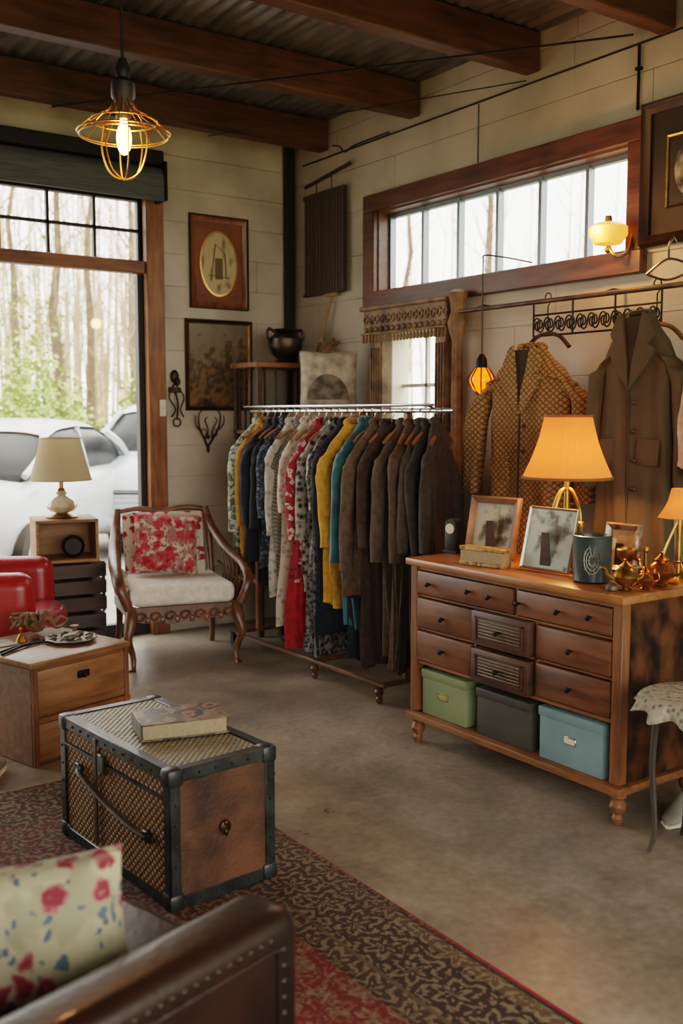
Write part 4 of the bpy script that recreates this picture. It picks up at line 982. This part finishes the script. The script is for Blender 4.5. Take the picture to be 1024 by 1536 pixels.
red1=floral('red_white_print','#8c2430','#cdbfb5','#a0353f','#531a22',20,.3,.5)
pink=floral('pink_print','#a39188','#8a3a46','#5d3038','#75665d',26,.4,.5)
lace=mat('grey_lace','#77726a','#aea89d',22,kind='voronoi',rough=.9,bump=.6,lo=.15,hi=.5)
laceD=mat('dark_lace','#222024','#99938a',26,kind='voronoi',rough=.85,lo=.25,hi=.6)
dots=mat('black_sequin','#15161a','#706f6c',45,kind='voronoi',rough=.35,lo=.35,hi=.7)
knit=mat('grey_knit','#5e5a53','#958f84',24,kind='wicker',rough=.95,bump=.6,lo=.1,hi=.6)
blueP=floral('navy_print','#222a38','#56627a','#2f3c56','#727a86',28,.3,.5)
G='garments on the clothes rack'
L_=[
('shirt','white and green floral shirt, first garment at the window end of the rack','shirt',flA,.90,.6,{'w':.215,'out':.03}),
('blouse','mustard blouse between the green floral shirt and the navy jacket','blouse',cl('mustard','#926a28','#ad8133'),.97,.6,{'w':.19}),
('jacket','navy jacket behind the mustard blouse at the window end','jacket',cl('navy','#1a202b','#252d3c'),.92,.6,{'w':.21}),
('jacket','black jacket hanging next to the navy jacket at the window end','jacket',cl('blackc','#151517','#1f1f22'),1.06,.6,{}),
('shirt','dark blue printed shirt beside the black jacket','shirt',blueP,.94,.55,{}),
('blouse','pale grey lace blouse beside the dark blue printed shirt','blouse',lace,1.12,.6,{'sw':.06}),
('cardigan','chunky grey knitted cardigan between two lace pieces','cardigan',knit,.98,.68,{'sw':.062}),
('dress','beige-grey lace dress left of the pink printed blouse','dress',mat('beige_lace','#8c8376','#bcb2a3',26,kind='voronoi',rough=.9,lo=.15,hi=.5),1.28,.5,{'flare':1.1}),
('blouse','pink and plum printed blouse beside the lace dress','blouse',pink,.96,.64,{}),
('dress','red and white floral dress with a plain red skirt','dress',red1,1.43,.6,{'flare':1.15,'skirt':(.95,cl('redskirt','#861319','#a52226')),'out':.04,'w':.215}),
('blouse','black and white lace blouse beside the red floral dress','blouse',laceD,1.06,.64,{}),
('dress','long black dress with small silvery dots','dress',dots,1.44,.4,{'flare':1.15,'w':.215}),
('coat','long midnight navy coat left of the yellow coat','coat',cl('midnight','#151a23','#1f2632'),1.30,.6,{}),
('coat','bright mustard yellow coat in the middle of the rack','coat',cl('yellow','#a87c26','#c7983a'),1.12,.6,{'sw':.058,'w':.212,'out':.025}),
('coat','teal velvet coat right of the yellow coat','coat',mat('teal_velvet','#1c505a','#2f6d78',12,rough=.7,sheen=.3),1.24,.66,{'w':.226,'out':.035,'sw':.058}),
('coat','dark navy wool coat between the teal coat and the brown ones','coat',cl('navy2','#191e29','#232935'),1.40,.6,{'w':.205}),
('jacket','short taupe brown jacket with wide sleeves','jacket',cl('taupe','#4c3d2f','#635242'),1.02,.7,{'sw':.06,'w':.212,'out':.025}),
('coat','dark chocolate coat behind the short taupe jacket','coat',cl('choc','#33261e','#43342a'),1.38,.6,{}),
('coat','grey-brown wool coat in the brown group','coat',cl('greybrown','#4a3f33','#5c4f41'),1.34,.66,{'sw':.06,'w':.21,'out':.03}),
('coat','warm brown coat third from the dresser end of the rack','coat',cl('warmbrown','#43352a','#554537'),1.38,.6,{'sw':.058}),
('coat','dark olive brown coat near the dresser end of the rack','coat',cl('olivebrown','#3c352a','#4a4236'),1.32,.64,{'w':.195,'out':.03}),
('jacket','charcoal jacket near the dresser end of the rack','jacket',cl('charcoal','#2b2926','#37342f'),1.38,.58,{'w':.18}),
('jacket','almost black brown jacket, last at the dresser end of the rack','jacket',cl('lastdark','#2f2721','#3c332b'),1.24,.6,{'w':.165,'sw':.048,'out':.03}),
]
hp=hanger_proto(); NG=len(L_); r=random.Random(21)
for i,(n_,lb_,ct,mm,L,sl,ex) in enumerate(L_):
    y=RY1-.08-(RY1-RY0-.14)*i/(NG-1)+r.uniform(-.012,.012)
    rz=R(r.uniform(-10,10)*(.5 if i in (0,1,2) else 1)+ (i/NG)**2*20); x=RX+r.uniform(-.025,.025)
    k=dict(w=.2+r.uniform(-.022,.015),t=.034,fold=.45,nf=5,seed=i+50,out=.018,sw=.05,drop=r.uniform(0,.045)); k.update(ex)
    garment(n_,lb_,ct,mm,(x,y,RZ-.072+r.uniform(-.014,.004)),rz,L=L,sl=sl,group=G,**k)
    if i==0: hp.location=(RX,y,RZ-.004); hp.rotation_euler=(0,0,rz)
    else: dup(hp,(RX,y,RZ-.004),rz)
# ------------------------------------------------------------- wall coat rail
CX=4.2; CZ=2.27
ya=colx(690,CX,CZ); yb=2.5
cr_=thing('coat_rail','dark metal rail with black scrollwork along the right wall','coat rail',(CX,0,CZ))
MB().tube([(0,ya,0),(0,yb,0)],.014,10).obj('rail',mat('rusty_rail','#3d2d20','#6b523c',8,rough=.5,metal=.5),cr_)
for y in (ya-.1,(ya+yb)/2,yb+.1): MB().tube([(0,y,0),(.1,y,.03),(.2,y,.03)],.009,8).obj('bracket',m_black,cr_)
y0_=colx(800,CX,CZ-.1); y1_=colx(992,CX,CZ-.1); mb=MB(); n=11
for k in range(n):
    y=y0_+(y1_-y0_)*(k+.5)/n
    for s in (-1,1):
        mb.tube([(.0,y+s*.012+s*.028*cos(a)*(1-a/13),-.13+s*.045*sin(a)*(1-a/13)) for a in [j*.5 for j in range(18)]],.005,5)
mb.tube([(0,y0_,-.075),(0,y1_,-.075)],.006,6).tube([(0,y0_,-.19),(0,y1_,-.19)],.006,6)
for k in range(4):
    y=y0_+(y1_-y0_)*k/3; mb.tube([(0,y,0),(0,y,-.19)],.006,6)
mb.obj('scrollwork',m_black,cr_)
def big_hanger(label,loc,rz,m=m_dwood2):
    t=thing('clothes_hanger',label,'hanger',loc,rz)
    pts=[(0,0,-.2),(0,0,-.05),(.022,0,-.025)]+[(.022*cos(a),0,.0+.022*sin(a)) for a in [k*PI/8 for k in range(0,10)]]
    MB().tube(pts,.0035,6).obj('hook',m_black,t)
    MB().tube(cr([(-.16,0,-.28),(-.09,0,-.22),(0,0,-.2),(.09,0,-.22),(.16,0,-.28)],5),.014,8,sq=.8).obj('shoulder_bar',m,t); return t
m_tweed,nt,b=base('brown_diamond_tweed'); v=coord(nt,(1,1,1)); mp=nd(nt,'ShaderNodeMapping',None,{'Vector':v,'Rotation':(0,R(45),0)})
sx_=nd(nt,'ShaderNodeSeparateXYZ',None,{0:mp.outputs[0]})
def mm_(op,a_,b_=0.): return nd(nt,'ShaderNodeMath',{'operation':op},{0:a_,1:b_}).outputs[0]
l1=mm_('ABSOLUTE',mm_('SINE',mm_('MULTIPLY',sx_.outputs[0],135.))); l2=mm_('ABSOLUTE',mm_('SINE',mm_('MULTIPLY',sx_.outputs[2],135.)))
mn=mm_('MINIMUM',l1,l2); nz=nd(nt,'ShaderNodeTexNoise',None,{'Vector':v,'Scale':90.}).outputs[0]
hh_=mm_('ADD',mn,mm_('MULTIPLY',nz,.7))
nt.links.new(ramp(nt,hh_,[(.35,'#503a25'),(.7,'#84643f'),(1.25,'#a08052')]),b.inputs['Base Color']); b.inputs['Roughness'].default_value=.95
bp=nd(nt,'ShaderNodeBump',None,{'Height':hh_,'Strength':.35,'Distance':.01}); nt.links.new(bp.outputs[0],b.inputs['Normal'])
m_lin=mat('dark_lining','#32271c','#443627',8,rough=.8)
X_=4.08; y=colx(797,X_,1.9)
zt=onx(812,522,X_).z
garment('coat','brown diamond-patterned tweed coat hanging on the wall rail','coat',m_tweed,(X_,y,zt),-PI/2+R(12),L=1.12,w=.25,t=.095,sl=.76,sw=.08,fold=.2,nf=5,seed=3,lapel=True,buttons=2,out=.08,neck=.085,flare=1.05,inner=m_lin,drop=.04)
big_hanger('wooden hanger holding the brown patterned coat',(CX-.0,y,CZ+.02),-PI/2,m=m_dark)
m_tr=mat('olive_trench_fabric','#4a3f2d','#574a34',3,rough=.85,bump=.1,bs=60)
X_=4.08; y=colx(960,X_,2.0); zt=onx(968,474,X_).z
garment('coat','long olive brown trench coat hanging nearest the right edge','coat',m_tr,(X_,y,zt),-PI/2+R(8),L=1.25,w=.19,t=.07,sl=.72,sw=.055,fold=.34,nf=5,seed=6,lapel=True,buttons=4,out=.04,neck=.07,flare=1.14,inner=m_lin,drop=.06)
big_hanger('hanger holding the olive trench coat',(CX,y,CZ+.02),-PI/2)
y=colx(1072,4.08,1.7)
garment('blouse','thin cream blouse at the right edge beside the trench coat','blouse',cl('cream_cloth','#b09c88','#c9b5a0'),(4.08,y,1.98),-PI/2,L=.62,w=.14,t=.05,sl=.5,seed=8,sw=.035,out=.02)
big_hanger('hanger holding the cream blouse',(CX,y,CZ+.02),-PI/2)
y=colx(1003,4.2,2.4)
t=thing('clothes_hanger','empty curly chrome hanger above the trench coat','hanger',(4.2,y,2.3),-PI/2)
MB().tube(cr([(-.13,0,.04),(0,0,.1),(.13,0,.04),(0,0,.0),(-.13,0,.04)],8),.007,6).obj('wire_frame',m_chrome,t)
MB().tube(cr([(0,0,.1),(0,0,.17),(.03,0,.2),(.05,0,.17)],6),.006,6).obj('hook',m_chrome,t)
bn=thing('low_cabinet','dark low cabinet standing against the right wall behind the dresser','cabinet',(4.17,3.0,0),-PI/2)
MB().b2((-.75,-.2,.0),(.75,.21,.86),.006).obj('body',m_dark,bn); MB().b2((-.77,-.22,.86),(.77,.215,.89),.006).obj('top',m_dark,bn)
for k in range(3): MB().b2((-.73+k*.49,-.215,.1),(-.26+k*.49,-.2,.84),.005).obj('door',m_dwood,bn)
# ------------------------------------------------------------- amber hanging lamp
X_=4.0; y=colx(722,X_,1.87); zb=onx(722,568,X_).z
hl_=thing('pendant_lamp','small amber glass lantern hanging from the coat rail','lamp',(X_,y,zb))
m_amb=mat('amber_glass','#c4560f',rough=.15,emit=3.2,ecol='#ff5c0a')
MB().lathe([(.02,-.085),(.05,-.06),(.068,-.02),(.06,.02),(.035,.06),(.02,.075)],16).obj('glass',m_amb,hl_)
mb=MB()
for k in range(8):
    a=k*PI/4; mb.tube(cr([(.022*cos(a),.022*sin(a),.075),(.066*cos(a),.066*sin(a),.02),(.075*cos(a),.075*sin(a),-.02),(.02*cos(a),.02*sin(a),-.092)],4),.0045,5)
mb.obj('cage',m_black,hl_); MB().lathe([(.035,.06),(.03,.11),(.012,.14)],12).obj('cap',m_black,hl_)
MB().tube([(0,0,.12),(.0,0,CZ+.25-zb)],.004,6).obj('cord',m_black,hl_)
MB().tube(cr([(0,0,CZ+.25-zb),(.02,0,CZ+.27-zb),(.2,0,CZ+.27-zb),(.39,0,CZ+.26-zb)],4),.005,6).obj('bracket',m_black,hl_)
lamp((X_-.02,y,zb-.13),'#ff9a40',6,.05)
# wall sconce
X_=4.27; y=colx(912,X_,2.6); zb=onx(912,350,X_).z
sc=thing('wall_sconce','brass wall sconce with a glowing bowl at the right end of the long window','wall lamp',(X_,y,zb))
m_glow=mat('glowing_glass','#f5a860',rough=.3,emit=1.6,ecol='#ff8a30')
MB().lathe([(.02,-.065),(.07,-.055),(.1,-.01),(.1,.03),(.07,.05),(.02,.055)],24).obj('bowl',m_glow,sc)
mb=MB(); mb.tube(cr([(.0,0,-.06),(0,-.05,-.12),(.06,-.08,-.1),(.1,-.08,.0),(.12,-.08,.05)],6),.009,8).box((.11,-.08,.02),(.02,.07,.16),bev=.008).sph((0,0,-.085),.018,10,8)
mb.obj('bracket',m_brass,sc)
MB().lathe([(.018,.05),(.02,.07),(.016,.09)],12).obj('finial',m_brass,sc)
lamp((X_-.16,y,zb),'#ffb468',8,.05)
# ------------------------------------------------------------- dresser lamp & trinkets
X_=3.5; y=colx(850,X_,1.3)
dlm=thing('table_lamp','glowing orange pleated-shade lamp with looped brass base on the dresser','lamp',(X_,y,DH))
zb0=onx(850,716,X_).z-DH; zt0=onx(850,624,X_).z-DH
m_osh=shade_mat('orange_pleated_shade','#c98f5c','#ff8c46',.36)
s=shade(.2,.105,zb0,zt0,128,.016,32,.12).obj('lamp_shade',m_osh,dlm)
m_bt=mat('brown_trim','#94602e',rough=.7)
ringt(.202,zb0,.007).obj('lower_trim',m_bt,s); ringt(.106,zt0,.006).obj('upper_trim',m_bt,s)
MB().lathe([(.085,0),(.09,.012),(.05,.03),(.02,.045),(.018,.12),(.03,.135),(.015,.15),(.012,zb0+.05)],24).obj('base',m_brass,dlm)
for s_1 in (-1,1):
    for ry in (0,1):
        pts=[(0,0,.1),(.07*s_1,0,.16),(.08*s_1,0,.26),(.04*s_1,0,.35),(0,0,.37)]
        if ry: pts=[(b_,a_,c_) for a_,b_,c_ in pts]
        MB().tube(cr(pts,6),.008,8).obj('scroll_loop',m_gold,dlm)
MB().sph((0,0,zb0+.12),(.03,.03,.045)).obj('bulb',m_bulb,dlm)
lamp((X_,y,DH+zb0+.1),'#ffb46a',38,.04)
def px_at(px,X,z=DH+.1): return colx(px,X,z)
m_fb=mat('brown_photo_frame','#5a422e','#7d6146',8,rough=.45,bump=.2)
def art(name,stops,c,k=-1.8,sc=14.):
    m,nt,b=base(name); v=coord(nt); n_=nd(nt,'ShaderNodeTexNoise',None,{'Vector':v,'Scale':sc,'Detail':8.}).outputs[0]
    gd=nd(nt,'ShaderNodeVectorMath',{'operation':'DISTANCE'},{0:v,1:c}).outputs['Value']
    s2=nd(nt,'ShaderNodeMath',{'operation':'MULTIPLY_ADD'},{0:gd,1:k,2:n_}).outputs[0]
    nt.links.new(ramp(nt,s2,stops),b.inputs['Base Color']); b.inputs['Roughness'].default_value=.25; return m
X_=3.43
picture('photo_frame','brown photo frame with a grey landscape print, left on the dresser','photo frame',(X_,px_at(735,X_),DH+.006),-PI/2+R(12),.29,.30,.035,m_fb,art('grey_print',[(.3,'#9aa19c'),(.4,'#6f726c'),(.5,'#3c3a36')],(.03,0,.12)),tilt=12,stand=True)
X_=3.33
picture('photo_frame','thin silver frame with a pale blue tree print, on the dresser','photo frame',(X_,px_at(817,X_),DH+.004),-PI/2+R(4),.275,.29,.012,mat('silver_thin','#a09787',rough=.3,metal=.7),art('tree_print',[(.34,'#a9bab6'),(.42,'#8a9d9a'),(.48,'#66675c'),(.58,'#47453a')],(.02,0,.18),-1.4),tilt=14,stand=True,d=.016)
X_=3.24; y=px_at(727,X_)
t=thing('gilt_book','gilt ornate box-shaped book in front of the brown photo frame','book',(X_,y,DH+.001),-PI/2+R(10))
m_gb=mat('gilt_pattern','#6b5430','#b0935e',30,kind='voronoi',rough=.4,metal=.4,bump=.6,lo=.1,hi=.6)
MB().b2((-.125,-.035,.0),(.125,.035,.018),.002).b2((-.125,-.035,.07),(.125,.035,.088),.003).b2((-.125,.03,.01),(.125,.036,.08)).obj('cover',m_gb,t)
MB().b2((-.12,-.03,.016),(.12,.032,.072)).obj('pages',m_page,t)
X_=3.42; y=px_at(680,X_)
t=thing('mantel_clock','small black clock at the left end of the dresser top','clock',(X_,y,DH+.001),-PI/2+R(10))
MB().b2((-.035,-.03,0),(.035,.03,.14),.006,2).b2((-.045,-.035,0),(.045,.035,.014),.003).lathe([(.035,-.03),(.035,.03)],20,M=T((0,0,.14),(PI/2,0,0))).obj('case',m_blackp,t)
MB().lathe([(.004,0),(.026,0),(.026,.004),(.004,.004)],20,M=T((0,-.03,.125),(PI/2,0,0))).obj('dial',m_card,t)
X_=3.3; y=px_at(888,X_)
t=thing('tumbler','dark teal tumbler holder with a faint silver medallion on the dresser','cup',(X_,y,DH+.001))
m_tl=mat('dark_teal_glaze','#2b393a','#3e5051',6,rough=.35,coat=.2)
MB().lathe([(.065,0),(.078,.008),(.082,.19),(.084,.198),(.078,.2),(.074,.19),(.068,.02),(.01,.02)],32).obj('body',m_tl,t)
mb=MB(); a0=math.atan2(-y,-X_)
def onc(u,z,r_=.081):
    an=a0+u/r_; rr=r_+(z-.1)*.02; return (rr*cos(an),rr*sin(an),z)
for q in (1.,.72,.42):
    mb.tube([onc(.034*q*cos(a),.1+.058*q*sin(a)) for a in [k*PI/12 for k in range(24)]],.0022,5,closed=True)
for k in range(10):
    a=2*PI*k/10; mb.tube([onc(.008*cos(a),.1+.014*sin(a)),onc(.04*cos(a),.1+.066*sin(a))],.0016,4)
mb.obj('medallion',mat('pewter_relief','#6e6c62','#9a968a',20,rough=.45,metal=.7),t)
m_sf=mat('silver_relief','#5c564d','#a0978c',26,kind='voronoi',rough=.4,metal=.7,bump=.6,lo=.1,hi=.6)
X_=3.58
picture('photo_frame','ornate silver relief photo frame behind the brass jugs','photo frame',(X_,px_at(930,X_),DH+.004),-PI/2+R(5),.18,.22,.03,m_sf,mat('sepia_print','#6b5c49','#a8977d',12,rough=.3),tilt=10,stand=True)
X_=3.47
picture('photo_frame','small pale wooden photo frame behind the teal tumbler','photo frame',(X_,px_at(901,X_),DH+.004),-PI/2,.12,.165,.016,mat('pale_frame','#8f876b','#b0a687',8,rough=.5),mat('green_print','#6d7355','#979873',12,rough=.4),tilt=10,stand=True)
X_=3.45; y=px_at(869,X_)
t=thing('glass_bottle','small green-gold glass bottle between the tree print and the lamp','bottle',(X_,y,DH+.001))
m_gg=mat('olive_glass','#5c5a24','#857f3a',8,rough=.12,coat=.6)
MB().lathe([(.035,0),(.045,.01),(.048,.12),(.03,.155),(.016,.17),(.016,.2)],20).obj('body',m_gg,t); MB().lathe([(.018,.198),(.02,.205),(.018,.225),(.01,.23)],14).obj('stopper',m_brass,t)
m_cu=mat('amber_copper','#7d481f','#bd7c3c',9,rough=.25,metal=.8,coat=.3)
def jug(label,loc,rz,s=1,m=m_brass,name='brass_jug'):
    t=thing(name,label,'jug',loc,rz); t.scale=(s,s,s)
    MB().lathe([(.03,0),(.035,.008),(.018,.02),(.05,.045),(.062,.07),(.05,.1),(.028,.115),(.035,.125),(.02,.135),(.006,.15),(.009,.157),(.002,.162)],24).obj('body',m,t)
    MB().tube(cr([(.05,0,.06),(.09,0,.075),(.105,0,.11),(.13,0,.12)],5),[.014,.007],8).obj('spout',m,t)
    MB().tube(cr([(-.04,0,.11),(-.085,0,.115),(-.09,0,.07),(-.05,0,.05)],6),.006,8).obj('handle',m,t); return t
X_=3.24; jug('polished brass teapot with curved spout right of the teal tumbler',(X_,px_at(938,X_),DH+.001),R(150),.8)
X_=3.44; jug('copper teapot behind the brass teapot near the dresser end',(X_,px_at(992,X_),DH+.001),R(110),.9,m_cu,'copper_jug')
X_=3.33; jug('small amber copper pot at the right front corner of the dresser',(X_,px_at(968,X_),DH+.001),R(120),.58,m_cu,'copper_jug')
X_=3.46; y=px_at(940,X_)
one('brass_goblet',MB().lathe([(.035,0),(.04,.01),(.012,.03),(.01,.07),(.04,.1),(.045,.13),(.04,.135),(.035,.11),(.005,.085)],20),m_brass,'brass goblet between the silver frame and the teapots','goblet',(X_,y,DH+.001))
X_=3.5; y=px_at(968,X_)
one('brass_candlestick',MB().lathe([(.03,0),(.032,.006),(.01,.016),(.008,.05),(.014,.06),(.008,.07),(.007,.12),(.016,.13),(.016,.145),(.01,.146)],18),m_brass,'slim brass candlestick between the goblet and the copper teapot','candlestick',(X_,y,DH+.001))
X_=3.19; y=px_at(918,X_)
one('trinket_pot',MB().lathe([(.018,0),(.024,.006),(.024,.02),(.014,.03),(.004,.034)],16),m_silver,'tiny lidded metal trinket pot in front of the brass teapot','pot',(X_,y,DH+.001))
X_=3.37; y=px_at(958,X_)
mb=MB()
for k in range(16): mb.sph((.035*cos(k*PI/8),.024*sin(k*PI/8),.007+.004*sin(k*2.3)),.007,8,5)
one('bead_necklace',mb,m_cu,'coiled amber bead necklace lying among the brass pieces','necklace',(X_,y,DH+.0))
X_=3.56; y=px_at(1018,X_,1.15)
s2l=thing('table_lamp','small orange-shaded lamp at the far right end of the dresser','lamp',(X_,y,DH))
zz=onx(1015,776,X_).z-DH; z2=onx(1015,736,X_).z-DH
sh2=shade(.085,.035,zz,z2+.01,64,.04,8,.2).obj('lamp_shade',m_osh,s2l)
MB().lathe([(.05,0),(.052,.01),(.02,.02),(.012,.03),(.012,zz+.03)],20).obj('base',m_brass,s2l)
for s_1 in (-1,1): MB().tube(cr([(0,0,.04),(.05*s_1,-.03*s_1,.09),(.05*s_1,-.03*s_1,.14),(0,0,zz)],6),.006,8).obj('scroll_loop',m_gold,s2l)
MB().sph((0,0,zz+.04),(.016,.016,.022)).obj('bulb',m_bulb,s2l); lamp((X_,y,DH+zz+.035),'#ffb46a',6,.02)
# ------------------------------------------------------------- lace stool
st_=thing('stool','stool under a pale crocheted cover at the right edge','stool',(3.18,2.2,0))
m_cro=mat('crochet','#5f594e','#a69e8d',40,kind='voronoi',rough=.95,bump=.9,lo=.1,hi=.5)
MB().lathe([(.02,.56),(.19,.56),(.2,.57),(.205,.59),(.19,.602),(.02,.605)],36).obj('seat',m_cream,st_)
mb=MB(); rings=[]
def dropf(th): return .05+.42*max(0,cos(th-R(-78)))**4+.012*sin(9*th)
for (q,kz,am) in ((.02,None,0),(.15,None,0),(.20,None,.002),(.214,0.0,.006),(.218,.15,.008),(.222,.4,.012),(.226,.7,.016),(.230,1.0,.022)):
    rg=[]
    for k in range(96):
        th=2*PI*k/96; rr=q+am*sin(11*th); z=.612 if kz is None else .6-dropf(th)*kz
        rg.append((rr*cos(th),rr*sin(th),z))
    rings.append(rg)
mb.loft(rings,caps=False); mb.obj('crochet_cover',m_cro,st_,70)
m_gl=mat('dark_leg','#3d362d',rough=.5)
for k in range(4):
    a=R(50)+k*PI/2; MB().tube(cr([(.15*cos(a),.15*sin(a),.57),(.165*cos(a),.165*sin(a),.35),(.15*cos(a),.15*sin(a),.1),(.17*cos(a),.17*sin(a),0.01)],6),[.015,.012,.010,.013],8).obj('leg',m_gl,st_)
m_canv=mat('worn_canvas','#8a857b',rough=.8)
def shoe(label,loc,rz):
    t=thing('shoe',label,'shoe',loc,rz)
    S=[(-.12,.018,.04),(-.1,.03,.075),(-.05,.034,.085),(0,.036,.06),(.05,.04,.045),(.1,.036,.036),(.13,.012,.02)]
    MB().loft([[(x,w*cos(2*PI*k/16),.012+h*.5+h*.5*sin(2*PI*k/16)) for k in range(16)] for x,w,h in S]).obj('upper',m_canv,t,60)
    MB().loft([[(x,(w+.004)*cos(2*PI*k/16),.008+.008*sin(2*PI*k/16)) for k in range(16)] for x,w,h in S]).obj('sole',m_cream,t,60)
shoe('white shoe on the floor between the dresser and the stool',(3.42,2.45,0),R(200))
p=onz(8,1128); shoe('white shoe at the left edge in front of the wooden chest',(p.x,p.y,.0135),R(100))
p=onz(2,1160); shoe('second white shoe at the left edge, nearer the camera',(p.x-.05,p.y-.05,.0135),R(60))
# ------------------------------------------------------------- pendant lamp
f=3.9
d=ray(186,208); k=f/(d.x*fh[0]+d.y*fh[1]); P=Vector((0,0,EYE))+d*k
pn=thing('pendant_lamp','gold wire cage pendant lamp with a glowing bulb, hanging upper left','lamp',tuple(P))
MB().sph((0,0,-.0),(.028,.028,.06)).lathe([(.014,.05),(.014,.08)],10).obj('bulb',m_bulbw,pn)
MB().lathe([(.022,.07),(.03,.08),(.03,.13),(.045,.15),(.045,.2),(.025,.22),(.03,.25),(.012,.29)],20).obj('socket',m_blackp,pn)
MB().tube([(0,0,.28),(0,0,3.84-P.z)],.007,8).obj('cord',m_blackp,pn)
mb=MB(); n=12
for k in range(n):
    a=2*PI*k/n; c_,s1=cos(a),sin(a)
    mb.tube(cr([(.03*c_,.03*s1,.15),(.06*c_,.06*s1,.1),(.12*c_,.12*s1,.065),(.172*c_,.172*s1,.02)],5),.0022,6)
for rr,z in ((.172,.02),(.165,.01),(.125,.062)): mb.tube([(rr*cos(a),rr*sin(a),z) for a in [j*PI/24 for j in range(48)]],.003,6,closed=True)
for k in range(3):
    a=PI*k/3+.3; mb.tube(cr([(.08*cos(a),.08*sin(a),.05),(.088*cos(a),.088*sin(a),-.03),(.06*cos(a),.06*sin(a),-.12),(0,0,-.15),(-.06*cos(a),-.06*sin(a),-.12),(-.088*cos(a),-.088*sin(a),-.03),(-.08*cos(a),-.08*sin(a),.05),(-.03*cos(a),-.03*sin(a),.12)],6),.003,6)
mb.obj('cage',m_gold,pn)
lamp((P.x,P.y,P.z-.07),'#ffb468',18,.04)
# ------------------------------------------------------------- world
w=bpy.data.worlds.new('world'); SC.world=w; w.use_nodes=True; bgn=w.node_tree.nodes['Background']
bgn.inputs[0].default_value=(1.0,.962,.9,1); bgn.inputs[1].default_value=4.8
SC.view_settings.view_transform='Filmic'
for lk in ('Medium High Contrast','Filmic - Medium High Contrast','High Contrast','None'):
    try:
        SC.view_settings.look=lk; print('LOOK',lk); break
    except Exception as ex: pass
SC.view_settings.exposure=.27
